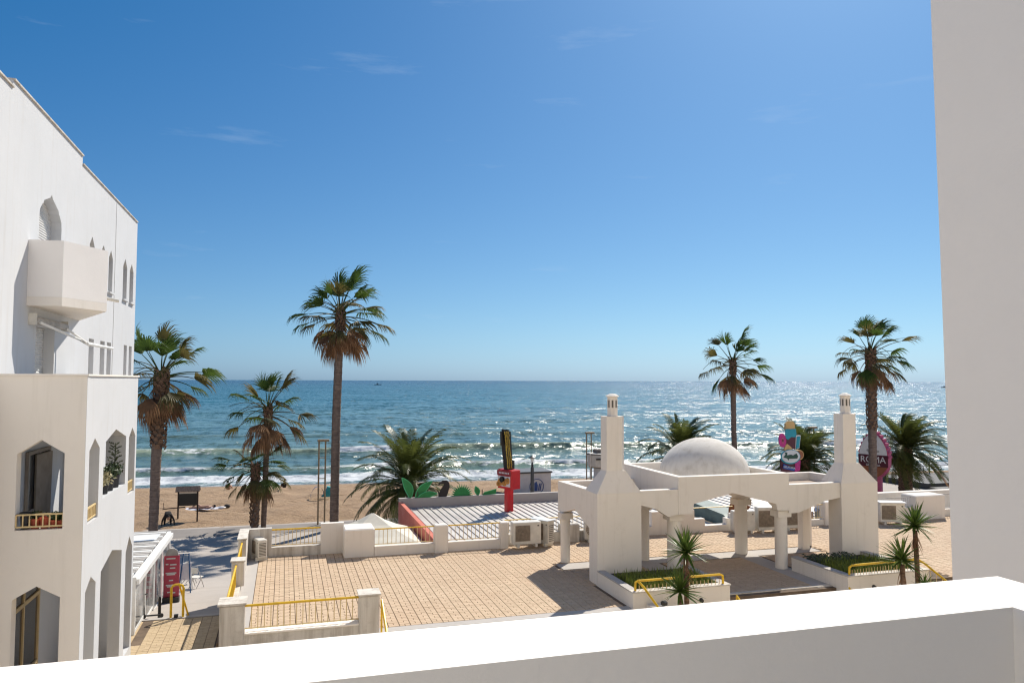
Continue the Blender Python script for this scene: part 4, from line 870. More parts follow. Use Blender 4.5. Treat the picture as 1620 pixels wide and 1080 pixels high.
cutout('leaf_sign', 'low green leaf cut-out lying flat beside the black bird', 'sign', leafpoly(1.05, .16, R(22), -.2), 6.85, PY - .08, PZ, 1, 'leaf_sign_green', 'leaf_sign_edge')
bird = [(0, 0), (.42, 0), (.5, .22), (.58, .5), (.56, .72), (.42, .86), (.2, .86), (.02, .74), (-.06, .58), (.06, .66), (.24, .68), (.26, .6), (.12, .42), (.02, .2)]
cutout('bird_sign', 'black long-beaked bird cut-out on the restaurant parapet', 'sign', bird, 8.0, PY, PZ, 1, 'toucan_black')
sp = []
for k in range(15):
    a = math.pi * k / 14; sp += [(.62 * math.cos(a), .62 * math.sin(a)), (.40 * math.cos(a + .1), .40 * math.sin(a + .1))]
cutout('leaf_sign', 'spiky green plant cut-out right of the black bird', 'sign', [(x, max(0, z)) for x, z in sp], 9.25, PY, PZ, 1, 'leaf_sign_green', 'leaf_sign_edge')
cutout('leaf_sign', 'small upright green leaf cut-out, second from the right end', 'sign', leafpoly(.5, .14, R(95), .2), 10.15, PY, PZ, 1, 'leaf_sign_green', 'leaf_sign_edge')
cutout('leaf_sign', 'small flat green leaf cut-out, rightmost on the parapet', 'sign', [(0, 0), (.75, .04), (.78, .3), (.1, .14)], 10.4, PY, PZ, 1, 'leaf_sign_green', 'leaf_sign_edge')

# red burger sign with a crooked black and yellow tower on top
s = thing('roadside_sign', 'red box sign with a tall black and yellow tower on the metal roof', 'sign', (11.15, 37.8, 2.4))
def slocal(mb, name, mat, par=None): return link(name, mb.mesh(name, mat), par or s)
slocal(MB().bbox(-.2, .2, -.14, .14, -.1, 1.1, .02), 'mast', 'red_paint')
slocal(MB().bbox(-.32, .32, -.55, .55, 1.08, 2.05, .04), 'sign_box', 'red_paint')
slocal(MB().box(-.36, -.325, -.48, .48, 1.2, 1.72), 'sign_face', 'sign_white'); slocal(MB().box(-.36, -.326, -.53, .53, 1.75, 2.0), 'header_panel', 'dark_red')
for k in range(7): slocal(MB().box(-.37, -.362, -.42 + k * .12, -.42 + k * .12 + .07, 1.84, 1.92), 'lettering', 'sign_white')
m = MB()
for y, z, r_ in ((-.32, 1.5, .17), (-.1, 1.36, .14), (.22, 1.42, .2), (.36, 1.3, .14)): m.tube([(-.46, y, z), (-.365, y, z)], [r_ * .8, r_], 10)
slocal(m, 'burger_relief', 'sign_orange'); slocal(MB().tube([(-.48, .05, 1.55), (-.365, .05, 1.55)], .15, 10), 'dark_relief', 'sign_black')
slocal(MB().prism([(-.2, 2.052), (.12, 2.052), (-.04, 4.0), (-.46, 4.0)], XZ, -.18, .18), 'tower_body', 'sign_black')
m = MB()
for q in range(3):
    for k in range(14):
        f_ = k / 14; z = 2.1 + 1.9 * f_; x = -.23 - .24 * f_ + .12 * q; m.tube([(x + random.uniform(-.02, .02), -.19, z), (x + random.uniform(-.03, .03), -.22 + random.uniform(-.01, .02), z + .08), (x - .02, -.19, z + .14)], .03, 5)
slocal(m, 'yellow_pattern', 'sign_yellow')
for q_ in (MB().tube([(-.50, 0, 3.3), (-.52, 0, 3.95)], .07, 8), MB().tube([(-.38, 0, 4.002), (-.35, 0, 4.1)], .12, 8), MB().tube([(-.14, 0, 4.002), (-.12, 0, 4.08)], .1, 8), MB().box(.1, .24, -.16, .16, 2.06, 2.5)): slocal(q_, 'tower_knob', 'sign_black')
s.rotation_euler.z = R(24)

# ice-cream parlour sign behind the pavilion
s = thing('ice_cream_sign', 'colourful sign shaped like a heap of ice cream and cones', 'sign', (30.55, 41.0, 2.3))
def disc(cx, cz, rx, rz, y0, y1, n=26, a0=0, tilt=0.):
    pl = [(rx * math.cos(2 * math.pi * k / n), rz * math.sin(2 * math.pi * k / n)) for k in range(n)]; c_, s_ = math.cos(tilt), math.sin(tilt)
    return MB().prism([(cx + u * c_ - v * s_, cz + u * s_ + v * c_) for u, v in pl], XZ, y0, y1)
def P_(pts, y0, y1): return MB().prism(pts, XZ, y0, y1)
slocal(MB().box(-.25, .25, .12, .3, -2.2, 3.0), 'mast', 'sign_plum')
slocal(P_([(-.68, 1.0), (.45, 1.0), (.6, 1.9), (-.72, 1.9)], -.05, .1), 'lower_panel', 'sign_plum')
slocal(P_([(.25, 1.05), (.62, 1.1), (.68, 1.75), (.3, 1.7)], -.09, -.055), 'magenta_panel', 'sign_magenta')
slocal(disc(-.1, 2.0, .72, .46, -.16, -.10), 'oval_panel', 'sign_teal'); slocal(disc(-.1, 2.02, .66, .40, -.19, -.165), 'oval_face', 'hut_white')
slocal(P_([(-.66, 1.98), (-.5, 2.16), (-.56, 2.3), (-.36, 2.26), (-.4, 2.1), (-.1, 2.14), (.05, 2.08), (.3, 2.2), (.42, 2.02), (.35, 1.88), (-.25, 1.88), (-.3, 1.78), (-.38, 1.9)], -.21, -.195), 'landscape_motif', 'sign_green')
slocal(P_([(-.62, 1.28), (.18, 1.1), (.26, 1.3), (-.1, 1.36), (-.58, 1.56)], -.13, -.06), 'name_strip', 'sign_blue')
tm = text_mesh('GELATARIA', .17, .006); tm.materials.append(MATS['sign_white']); o = link('lettering', tm, s, (-.19, -.15, 1.33), (R(90), R(9), 0))
slocal(P_([(-.52, 2.4), (.02, 2.4), (.06, 2.52), (-.18, 2.72), (-.3, 2.8), (-.42, 2.72)], -.12, .0), 'cone_tip', 'sign_tan')
slocal(P_([(-.38, 2.75), (.05, 2.5), (.34, 2.45), (.38, 3.2), (-.34, 3.25)], -.04, .06), 'scoop', 'sign_plum')
slocal(P_([(-.42, 3.16), (-.2, 3.06), (.0, 3.22), (.36, 3.2), (.4, 3.42), (.36, 3.72), (-.38, 3.72)], -.1, -.045), 'topping', 'sign_teal')
slocal(P_([(-.38, 3.7), (.36, 3.56), (.30, 4.1), (.16, 4.2), (-.18, 4.2), (-.34, 4.06)], -.06, .08), 'wafer', 'sign_tan')
slocal(disc(-.62, 3.02, .26, .44, -.1, -.02, tilt=.1), 'doughnut', 'sign_magenta'); slocal(disc(-.62, 3.02, .1, .18, -.12, -.102, tilt=.1), 'doughnut_hole', 'sign_pink'); slocal(disc(-.62, 3.02, .05, .1, -.13, -.122, tilt=.1), 'doughnut_centre', 'sign_plum')
slocal(P_([(.34, 2.42), (.66, 2.5), (.78, 3.3), (.44, 3.3)], -.02, .1), 'bar_rim', 'sign_white'); slocal(P_([(.38, 2.46), (.62, 2.53), (.73, 3.25), (.48, 3.25)], -.05, -.025), 'lolly_bar', 'sign_teal')
slocal(disc(.66, 2.08, .34, .32, 0, .12), 'roll_rim', 'sign_tan'); slocal(disc(.66, 2.08, .28, .26, -.03, -.003), 'roll_face', 'sign_brown')

# ice-cream cone sign with the shop name
s = thing('cone_sign', 'pink scalloped sign lettered ROMA on a pink post by the palm', 'sign', (43.2, 48.0, -0.1))
half = [(0, 1.5), (.25, 1.55), (.55, 1.75), (.82, 2.05), (.98, 2.45), (1.0, 3.05), (.98, 3.35), (.9, 3.62), (.78, 3.9), (.62, 4.18), (.42, 4.42), (.2, 4.62), (.0, 4.72)]
slocal(MB().prism(half + [(-x, z) for x, z in half[-2:0:-1]], XZ, -.02, .42), 'shell', 'sign_pink')
m = MB()
for x, z in half[5:12]:
    for sx in (-1, 1): m.tube([(sx * x * .95, 0, z), (sx * x * .95, .44, z)], .11, 10)
slocal(m, 'scallop', 'sign_pink')
slocal(MB().prism([(x * .93, 3.12 + (z - 3.05) * .93) for x, z in half[5:]] + [(-x * .93, 3.12 + (z - 3.05) * .93) for x, z in half[-2:4:-1]], XZ, -.06, -.024), 'top_face', 'sign_white')
slocal(MB().box(-.99, .99, -.075, -.03, 2.36, 3.16), 'name_panel', 'sign_maroon'); slocal(MB().prism([(-.95, 2.38), (.95, 2.38), (.55, 1.85), (.12, 1.6), (-.12, 1.6), (-.55, 1.85)], XZ, -.06, -.024), 'cone_face', 'sign_brown')
for k, (a, b_) in enumerate(((-.3, 3.45), (.1, 3.6), (-.05, 3.9), (.3, 3.4), (-.2, 4.15))): slocal(disc(a, b_, .13, .09, -.075, -.062), 'scoop_print', 'slat_grey')
tm = text_mesh('ROMA', .60, .008); tm.materials.append(MATS['sign_white']); link('lettering', tm, s, (0, -.088, 2.82), (R(90), 0, 0))
tm = text_mesh('GELATERIA', .19, .008); tm.materials.append(MATS['sign_white']); link('lettering', tm, s, (0, -.088, 2.47), (R(90), 0, 0))
slocal(MB().box(-.05, .42, .05, .35, -.1, 1.7), 'post', 'sign_pink'); s.rotation_euler.z = R(-68); s.scale = (1.14, 1.14, 1.12)

# ------------------------------------------------------------------ street kiosk and street furniture on the left
k_ = thing('kiosk', 'white framed glass kiosk with slatted roof beside the building', 'kiosk', (-5.4, 29, 1.0))
KX0, KX1, KY0, KY1, KZ = -6.9, -4.2, 25.2, 32.4, 3.0
for y in (25.25, 27.0, 28.75, 30.5, 32.35):
    for x in (KX0, KX1): MB().box(x - .045, x + .045, y - .045, y + .045, gz(y) - .1, KZ).build('post', 'white_paint', k_)
for x in (KX0, KX1): MB().box(x - .06, x + .06, KY0, KY1, KZ + .002, KZ + .12).build('beam', 'white_paint', k_)
MB().box(KX1 + .062, KX1 + .14, KY0, KY1, KZ - .1, KZ + .06).build('gutter', 'white_paint', k_)
for y in (KY0 + .06, 28.8, KY1 - .06): MB().box(KX0 + .062, KX1 - .062, y - .05, y + .05, KZ + .01, KZ + .11).build('cross_beam', 'white_paint', k_)
for n in range(26):
    y = KY0 + .2 + n * .272; MB().box(KX0 + .08, KX1 - .08, y, y + .19, KZ + .13, KZ + .16).build('roof_slat', 'slat_grey' if n % 3 else 'white_paint', k_)
for y0, y1 in ((25.3, 26.95), (27.05, 28.7), (28.8, 30.45), (30.55, 32.3)):
    gp = MB().box(KX1 - .008, KX1 + .008, y0 + .06, y1 - .06, gz(y1) + .15, KZ - .12).build('glass_panel', 'clear_panel', k_)
    m = MB(); z0 = gz(y1) + .08
    for a, b_ in ((y0, y0 + .06), (y1 - .06, y1)): m.box(KX1 - .025, KX1 + .025, a, b_, z0, KZ - .05)
    m.box(KX1 - .025, KX1 + .025, y0 + .06, y1 - .06, z0, z0 + .09); m.box(KX1 - .025, KX1 + .025, y0 + .06, y1 - .06, KZ - .13, KZ - .05); m.build('frame', 'white_paint', gp)
mb_ = thing('kiosk_menu_panel', 'tall dark pink menu panel standing inside the glass kiosk', 'menu board', (-4.5, 28.1, 1.15)); MB().box(-4.52, -4.46, 27.75, 28.45, gz(28), 2.6).build('panel', 'pink_board', mb_)
for n, z in enumerate((2.4, 2.15, 1.9, 1.65)): MB().box(-4.455, -4.45, 27.85, 28.3 - .1 * (n % 2), z, z + .05).build('print', 'sign_white', mb_)
ct = thing('kiosk_counter', 'dark counter with red goods inside the glass kiosk', 'counter', (-6, 28, 1.2)); MB().box(-6.4, -5.9, 26, 31, gz(28) - .2, 2.1).build('counter_top', 'dark_metal', ct)
for n in range(7): MB().bbox(-6.3, -6.0, 26.2 + n * .65, 26.6 + n * .65, 2.102, 2.32, .02).build('goods', 'dark_red' if n % 2 else 'ac_white', ct)
tl = thing('tarpaulin_roof_sheet', 'blue and white sheet laid across the kiosk roof', 'sheet', (-5.7, 31.0, 3.17)); MB().prism([(-6.8, 30.2), (-4.4, 30.5), (-4.4, 31.6), (-6.8, 31.4)], XY, 3.17, 3.185).build('sheet', 'ac_cover', tl); MB().prism([(-6.8, 30.1), (-4.45, 30.4), (-4.45, 30.48), (-6.8, 30.18)], XY, 3.19, 3.20).build('blue_hem', 'cloth_blue', tl)
m_ = thing('menu_board', 'upright dark pink menu board on the road beside the kiosk', 'menu board', (-3.82, 30.3, gz(30.3)))
MB().box(-4.08, -3.56, 30.28, 30.34, gz(30.3) + .2, 2.62).build('panel', 'pink_board', m_); MB().box(-4.1, -3.54, 30.15, 30.45, gz(30.3) - .02, gz(30.3) + .2).build('base', 'dark_metal', m_)
MB().prism([(-4.04, 2.622), (-3.6, 2.622), (-3.64, 2.8), (-3.75, 2.88), (-3.9, 2.88), (-4.0, 2.8)], XZ, 30.285, 30.335).build('crest', 'slat_grey', m_)
for n, (z, a, b_) in enumerate(((2.5, -4.0, -3.7), (2.3, -4.02, -3.93), (2.28, -3.88, -3.66), (2.16, -3.88, -3.7), (1.98, -4.02, -3.66), (1.93, -3.98, -3.7), (1.72, -3.9, -3.76), (1.55, -4.0, -3.66), (1.5, -3.96, -3.72), (1.3, -3.95, -3.85), (1.28, -3.8, -3.68), (1.1, -4.02, -3.64))): MB().box(a, b_, 30.27, 30.278, z, z + .045).build('print', 'sign_white', m_)
def chair(loc, rz, label, mat='ac_white'):
    c = thing('folding_chair', label, 'chair', loc, 'folding chairs by the kiosk')
    link('seat', MB().bbox(-.21, .21, -.2, .2, .43, .46, .01).mesh('seat', mat), c); link('backrest', MB().box(-.21, .21, .19, .215, .62, .86).mesh('backrest', mat), c)
    for sx in (-1, 1):
        link('leg', MB().tube([(sx * .2, -.24, 0), (sx * .2, .2, .88)], .014, 6).mesh('leg', 'slat_grey'), c); link('leg', MB().tube([(sx * .17, .24, 0), (sx * .17, -.18, .46)], .014, 6).mesh('leg', 'slat_grey'), c)
    c.rotation_euler.z = rz
chair((-3.3, 33.4, gz(33.4)), R(150), 'pale folding chair on the road behind the pink menu board'); chair((-3.7, 34.6, gz(34.6)), R(60), 'pale folding chair standing farthest behind the kiosk')
af = thing('easel_board', 'open A-frame easel with pale blue legs behind the menu board', 'easel', (-3.6, 32.6, gz(32.6)))
for sx in (-1, 1):
    MB().tube([(-3.6 + sx * .22, 32.3, gz(32.3)), (-3.6 + sx * .1, 32.6, gz(32.6) + 1.5)], .025, 6).build('leg', 'cloth_blue', af); MB().tube([(-3.6 + sx * .22, 32.95, gz(32.9)), (-3.6 + sx * .1, 32.62, gz(32.6) + 1.5)], .025, 6).build('leg', 'ac_cover', af)
MB().prism([(-.2, 0), (.2, 0), (.2, .6), (-.2, .6)], lambda u, v, w_: (-3.6 + u, 32.4 + v * .3 + w_, gz(32.4) + .5 + v), 0, .02).build('board', 'ac_cover', af)
bk = thing('bike_hoop', 'yellow tubular bicycle hoop with a diagonal brace on the plaza edge', 'bike rack', (-3.2, 26.9, 1.42))
zz = 1.42; MB().tube([(-3.36, 26.7, zz - .05), (-3.36, 26.7, zz + .92), (-3.32, 26.7, zz + 1.0), (-3.24, 26.7, zz + 1.03), (-3.12, 26.7, zz + 1.03), (-3.04, 26.7, zz + 1.0), (-3.0, 26.7, zz + .92), (-3.0, 26.7, zz - .05)], .038, 10).build('hoop', 'yellow_paint', bk)
MB().tube([(-3.12, 26.7, zz + 1.0), (-2.86, 27.0, zz - .1)], .03, 8).build('brace', 'yellow_paint', bk); MB().box(-3.26, -3.14, 26.62, 26.74, zz, zz + .1).build('lock', 'black_metal', bk)
sc = thing('kick_scooter', 'black kick scooter parked by the kiosk corner', 'scooter', (-4.15, 26.9, 1.4)); sc.scale = (.62, .62, .75)
def sl_(mb, name, mat): return link(name, mb.mesh(name, mat), sc)
sl_(MB().tube([(.0, 0, .1), (-.12, .02, 1.0)], .025, 8), 'stem', 'black_metal'); sl_(MB().tube([(-.32, -.1, 1.0), (.1, .12, 1.02)], .02, 8), 'handlebar', 'black_metal'); sl_(MB().bbox(0.0, .75, -.07, .07, .1, .14, .01), 'deck', 'black_metal')
for x in (-.02, .8): sl_(MB().tube([(x, -.025, .09), (x, .025, .09)], .09, 14), 'wheel', 'dark_metal')
bn = thing('bollard', 'short black bollard by the kiosk corner', 'bollard', (-3.75, 27.1, 1.35)); link('post', MB().lathe([(.05, 0), (.045, .6), (.03, .66)], n=10).mesh('post', 'black_metal'), bn)
tb = thing('dark_parasol_stand', 'thin dark stand at the building corner', 'stand', (-4.35, 25.6, 1.42)); link('pole', MB().tube([(0, 0, 0), (.12, 0, 1.25)], .018, 6).mesh('pole', 'grey_post'), tb); link('foot', MB().lathe([(.16, 0), (.15, .04), (.03, .06)], n=12).mesh('foot', 'grey_post'), tb)

# ------------------------------------------------------------------ things on the promenade and the beach
def twin_lamp(loc, h, label):
    l = thing('twin_post_lamp', label, 'street lamp', loc, 'twin-post lamps on the promenade')
    for dx in (-.2, .2): link('post', MB().tube([(dx, 0, 0), (dx, 0, h)], [.055, .05], 8).mesh('post', 'bronze_metal'), l)
    for z in (.3, .55, .8): link('crossbar', MB().box(-.148, .148, -.03, .03, h * z, h * z + .05).mesh('crossbar', 'bronze_metal'), l)
    link('lamp_head', MB().bbox(-.3, .42, -.2, .12, h + .002, h + .14, .02).mesh('lamp_head', 'bronze_metal'), l)
twin_lamp((2.32, 49.3, 0), 5.15, 'twin-post bronze lamp left of the tallest palm'); twin_lamp((23.3, 56.5, -.2), 5.0, 'twin-post lamp beside the white tank behind the left pylon'); twin_lamp((41.2, 52.5, 0), 5.2, 'twin-post lamp behind the colourful ice cream sign')
l = thing('lamp_post', 'dark slim lamp post with a flat disc head before the white hut', 'street lamp', (16.42, 50.0, 0)); link('pole', MB().lathe([(.14, 0), (.13, .5), (.115, 3.0), (.1, 3.1)], n=14).mesh('pole', 'grey_post'), l)
link('collar', MB().lathe([(.05, 3.1), (.1, 3.16), (.07, 3.3), (.05, 3.42)], n=12).mesh('collar', 'dark_metal'), l); link('lantern', MB().lathe([(.09, 3.42), (.13, 3.7)], n=12).mesh('lantern', 'lamp_glass'), l); link('cap', MB().lathe([(.27, 3.705), (.25, 3.74), (.05, 3.85)], n=18).mesh('cap', 'dark_metal'), l)
h = thing('beach_hut', 'flat white beach hut with a round blue emblem', 'hut', (20.4, 62.5, -1.5))
MB().box(18.6, 22.05, 62.0, 64.5, -2.2, 1.12).build('walls', 'hut_white', h); MB().box(18.5, 22.15, 61.9, 64.6, 1.122, 1.26).build('roof', 'grey_post', h)
cx, cz = 20.75, .0; ring = [(cx + .62 * math.cos(2 * math.pi * k / 28), 61.97, cz + .62 * math.sin(2 * math.pi * k / 28)) for k in range(29)]
MB().tube(ring, .035, 4, cap=False).build('emblem_ring', 'hut_blue', h)
MB().prism([(cx - .2, cz - .38), (cx + .05, cz - .38), (cx + .1, cz + .1), (cx, cz + .42), (cx - .2, cz + .3)], XZ, 61.96, 61.995).build('emblem', 'hut_blue', h)
for dx in (.22, .36): MB().prism([(cx + dx - .1, cz - .36), (cx + dx - .02, cz - .36), (cx + dx + .1, cz + .25), (cx + dx + .02, cz + .25)], XZ, 61.96, 61.995).build('emblem', 'hut_blue', h)
MB().box(18.4, 18.58, 61.7, 61.9, -2.2, -.2).build('corner_post', 'ac_white', h)
rp = thing('rope_fence', 'thin rope fence in front of the white beach hut', 'fence', (20, 60.5, -1.5)); 
for x in (17.4, 19.6, 21.8, 24.0): MB().tube([(x, 60.4, -1.6), (x, 60.4, -.55)], .03, 6).build('post', 'wood_grey', rp)
MB().tube([(17.4 + .55 * k, 60.4, -.62 - .1 * math.sin(math.pi * (k % 4) / 4)) for k in range(13)], .016, 5).build('rope', 'cloth_blue', rp)
tk = thing('water_tank', 'white round tank on a stand behind the left pylon', 'tank', (24.0, 56, 0)); MB().lathe([(.8, 2.2), (.92, 2.3), (1.0, 3.2), (.95, 3.3), (.9, 3.32)], (24.0, 56, 0), 24).build('drum', 'ac_white', tk); MB().lathe([(1.03, 0), (1.03, .08)], (24, 56, 3.22), 24).build('rim', 'dark_metal', tk); MB().lathe([(.86, 0), (.86, .07)], (24, 56, 2.2), 24).build('rim', 'dark_metal', tk)
MB().lathe([(.6, -.3), (.55, 2.19)], (24.1, 56, 0), 18).build('pedestal', 'hut_white', tk); MB().tube([(23.05, 55.6, -.2), (23.05, 55.6, 3.3)], .05, 6).build('pipe', 'ac_white', tk); MB().box(23.3, 23.7, 55.0, 55.06, 2.85, 2.97).build('bracket', 'dark_metal', tk); MB().box(23.6, 24.6, 55.6, 56.4, 3.33, 3.6).build('lid', 'wood_grey', tk)
bc = thing('bicycle', 'dark bicycle leaning by the red sign on the beach side', 'bicycle', (12.6, 51.2, 0))
def wheel_(x, z, r_, nm):
    w_ = link(nm, MB().tube([(x + r_ * math.cos(2 * math.pi * k / 20), 0, z + r_ * math.sin(2 * math.pi * k / 20)) for k in range(21)], .03, 5, cap=False).mesh(nm, 'black_metal'), bc)
    m = MB()
    for k in range(6): a = math.pi * k / 6; m.tube([(x - r_ * math.cos(a), 0, z - r_ * math.sin(a)), (x + r_ * math.cos(a), 0, z + r_ * math.sin(a))], .006, 3)
    link('spokes', m.mesh('spokes', 'slat_grey'), w_)
wheel_(-.52, .35, .34, 'wheel'); wheel_(.52, .35, .34, 'wheel')
m = MB(); 
for a, b_ in (((-.52, 0, .35), (-.1, 0, .35)), ((-.1, 0, .35), (-.25, 0, .9)), ((-.25, 0, .85), (.35, 0, .85)), ((.35, 0, .9), (.52, 0, .35)), ((-.1, 0, .35), (.35, 0, .8)), ((-.25, 0, .85), (-.52, 0, .35))): m.tube([a, b_], .02, 6)
link('frame', m.mesh('frame', 'dark_metal'), bc); link('saddle', MB().bbox(-.38, -.12, -.07, .07, .92, .98, .02).mesh('saddle', 'black_metal'), bc); link('handlebar', MB().tube([(.3, -.25, 1.05), (.36, 0, 1.0), (.3, .25, 1.05)], .016, 6).mesh('handlebar', 'black_metal'), bc)
bc.rotation_euler.z = R(12); bc.location.x = 13.2
sb = thing('notice_board', 'dark beach notice board with a shingled roof on two posts', 'notice board', (-5.83, 53.0, -.1))
for x in (-6.4, -5.25): MB().box(x - .045, x + .045, 52.96, 53.04, -.5, 1.95).build('post', 'wood_dark', sb)
MB().box(-6.35, -5.3, 52.97, 53.03, .95, 1.72).build('board', 'sign_black', sb); MB().box(-6.35, -5.3, 52.96, 53.04, 1.74, 1.80).build('rail', 'ac_white', sb)
for n in range(10):
    x = -6.55 + n * .145; MB().prism([(52.7, 1.86), (53.0, 2.16), (53.0, 2.19), (52.67, 1.89)], YZ, x, x + .135).build('shingle', 'thatch', sb); MB().prism([(53.3, 1.86), (53.0, 2.16), (53.0, 2.19), (53.33, 1.89)], YZ, x, x + .135).build('shingle', 'thatch', sb)

# people on the beach
def person(name, label, loc, joints, edges, parts, rz=0.0, group='people on the beach'):
    me = bpy.data.meshes.new('person'); me.from_pydata([j[:3] for j in joints], edges, [])
    o = bpy.data.objects.new(name, me); COL.objects.link(o); o.location = loc; o.rotation_euler.z = rz
    sk = o.modifiers.new('skin', 'SKIN'); sk.use_smooth_shade = True
    for i, j in enumerate(joints): d = me.skin_vertices[0].data[i]; d.radius = (j[3], j[3] if len(j) < 5 else j[4]); d.use_root = (i == 0)
    ss = o.modifiers.new('smooth', 'SUBSURF'); ss.levels = 1; ss.render_levels = 2
    me.materials.append(MATS[parts[0]]); tag(o, label, 'person', group)
    for nm, mb, mt in parts[1:]: link(nm, mb.mesh(nm, mt, smooth=True), o)
    return o
def ell(c, rx, ry, rz_, n=14):
    return MB().lathe([(max(.002, math.cos(a)) * rx, math.sin(a) * rz_) for a in np.linspace(-1.55, 1.55, 9)], c, n, ry / rx)
# bent forward on hands and feet, dark clothes
J = [(0, 0, .78, .17, .15), (0, -.1, .80, .16), (0, -.35, .72, .17), (0, -.50, .66, .08), (.17, -.36, .68, .075), (.33, -.42, .38, .055), (.36, -.5, .08, .04), (-.17, -.36, .68, .075), (-.33, -.42, .38, .055), (-.36, -.5, .08, .04), (.1, .05, .70, .11), (.16, .12, .40, .08), (.18, .18, .08, .055), (-.1, .05, .70, .11), (-.16, .12, .40, .08), (-.18, .18, .08, .055), (.18, .05, .03, .04), (-.18, .05, .03, .04)]
Ed = [(0, 1), (1, 2), (2, 3), (2, 4), (4, 5), (5, 6), (2, 7), (7, 8), (8, 9), (0, 10), (10, 11), (11, 12), (0, 13), (13, 14), (14, 15), (12, 16), (15, 17)]
person('person', 'person in black bending down to the sand left of the notice board', (-6.8, 51.6, .0), J, Ed, ['cloth_black', ('head', ell((0, -.62, .55), .1, .11, .13), 'skin'), ('hair', ell((0, -.6, .6), .112, .115, .12), 'cloth_black')], R(10))
# seated, knees drawn up
J = [(0, 0, .12, .17), (0, .02, .32, .15), (0, .04, .52, .16), (0, .04, .62, .06), (.18, .04, .5, .06), (.26, -.12, .3, .045), (.2, -.34, .34, .035), (-.18, .04, .5, .06), (-.26, -.12, .3, .045), (-.2, -.34, .34, .035), (.1, -.08, .14, .1), (.13, -.42, .42, .075), (.13, -.62, .06, .05), (-.1, -.08, .14, .1), (-.13, -.42, .42, .075), (-.13, -.62, .06, .05)]
Ed = [(0, 1), (1, 2), (2, 3), (2, 4), (4, 5), (5, 6), (2, 7), (7, 8), (8, 9), (0, 10), (10, 11), (11, 12), (0, 13), (13, 14), (14, 15)]
head = [('head', ell((0, .02, .78), .09, .1, .125), 'skin'), ('hair', ell((0, .04, .81), .1, .105, .115), 'cloth_black')]
person('person', 'person sitting near the water left of the paired palms', (-4.75, 73.2, -.92), J, Ed, ['skin'] + head, R(160)); person('person', 'small person sitting by the water between palm and twin lamp', (0.15, 73.4, -.95), J, Ed, ['cloth_black'] + head, R(200))
# lying on a towel
J = [(0, 0, .13, .15, .11), (.25, 0, .15, .15, .11), (.5, 0, .17, .15, .12), (.64, 0, .17, .06), (.5, .2, .16, .06), (.35, .32, .12, .045), (.5, -.2, .16, .06), (.3, -.3, .14, .045), (-.1, .09, .13, .1), (-.45, .1, .38, .08), (-.75, .1, .08, .05), (-.1, -.09, .13, .1), (-.5, -.1, .12, .08), (-.92, -.1, .08, .05)]
Ed = [(0, 1), (1, 2), (2, 3), (2, 4), (4, 5), (2, 6), (6, 7), (0, 8), (8, 9), (9, 10), (0, 11), (11, 12), (12, 13)]
person('person', 'person lying on a pale towel behind the notice board', (-5.5, 58.8, -.22), J, Ed, ['skin', ('head', ell((.78, 0, .18), .1, .09, .11), 'skin'), ('hair', ell((.84, 0, .2), .09, .1, .11), 'cloth_black')], R(-8))
tw = thing('beach_towel', 'crumpled pale towel and clothes on the sand behind the notice board', 'towel', (-5.35, 58.75, -.24))
gxx, gyy = np.meshgrid(np.linspace(-1.25, 1.3, 20), np.linspace(-.5, .5, 9)); gz_ = .07 * vnoise(gxx * 4, gyy * 4, 51) + .03
m = MB(); nx_ = gxx.shape[1]
for a in range(8):
    for c_ in range(19): m.quad(*[(gxx[i, j], gyy[i, j], gz_[i, j]) for i, j in ((a, c_), (a, c_ + 1), (a + 1, c_ + 1), (a + 1, c_))])
link('cloth', m.mesh('cloth', 'towel_white', smooth=True), tw); link('bag', ell((1.5, .1, .14), .22, .16, .16).mesh('bag', 'cloth_dark', smooth=True), tw); link('shirt', ell((1.2, -.25, .12), .26, .18, .08).mesh('shirt', 'sign_white', smooth=True), tw)
dw = thing('driftwood_branch', 'thin dark branch lying on the sand left of the notice board', 'branch', (-8.2, 59.4, -.26)); link('stem', MB().tube([(0, 0, .04), (.6, .1, .08), (1.5, 0, .14)], [.03, .04, .05], 6).mesh('stem', 'wood_dark'), dw); link('twig', MB().tube([(.1, 0, .04), (.05, 0, .5)], .02, 5).mesh('twig', 'wood_dark'), dw)
bt = thing('beach_shelter', 'blue and teal beach chair shelter near the water', 'beach shelter', (2.7, 64.0, -.42))
m = MB()
prof = [(.55 * math.cos(a), .85 * math.sin(a)) for a in np.linspace(.0, 3.14, 9)]
for a, b_ in zip(prof[:-1], prof[1:]): m.quad((a[0], -.45, a[1]), (b_[0], -.45, b_[1]), (b_[0] * .9, .45, b_[1] * .9), (a[0] * .9, .45, a[1] * .9))
link('hood', m.mesh('hood', 'cloth_blue'), bt); link('seat', MB().prism([(.3, 0), (1.0, 0), (1.0, .75), (.75, .8), (.6, .3)], XZ, -.3, .3).mesh('seat', 'cloth_teal'), bt); link('pole', MB().tube([(-.55, -.45, 0), (-.55, -.45, .3)], .02, 5).mesh('pole', 'ac_white'), bt)

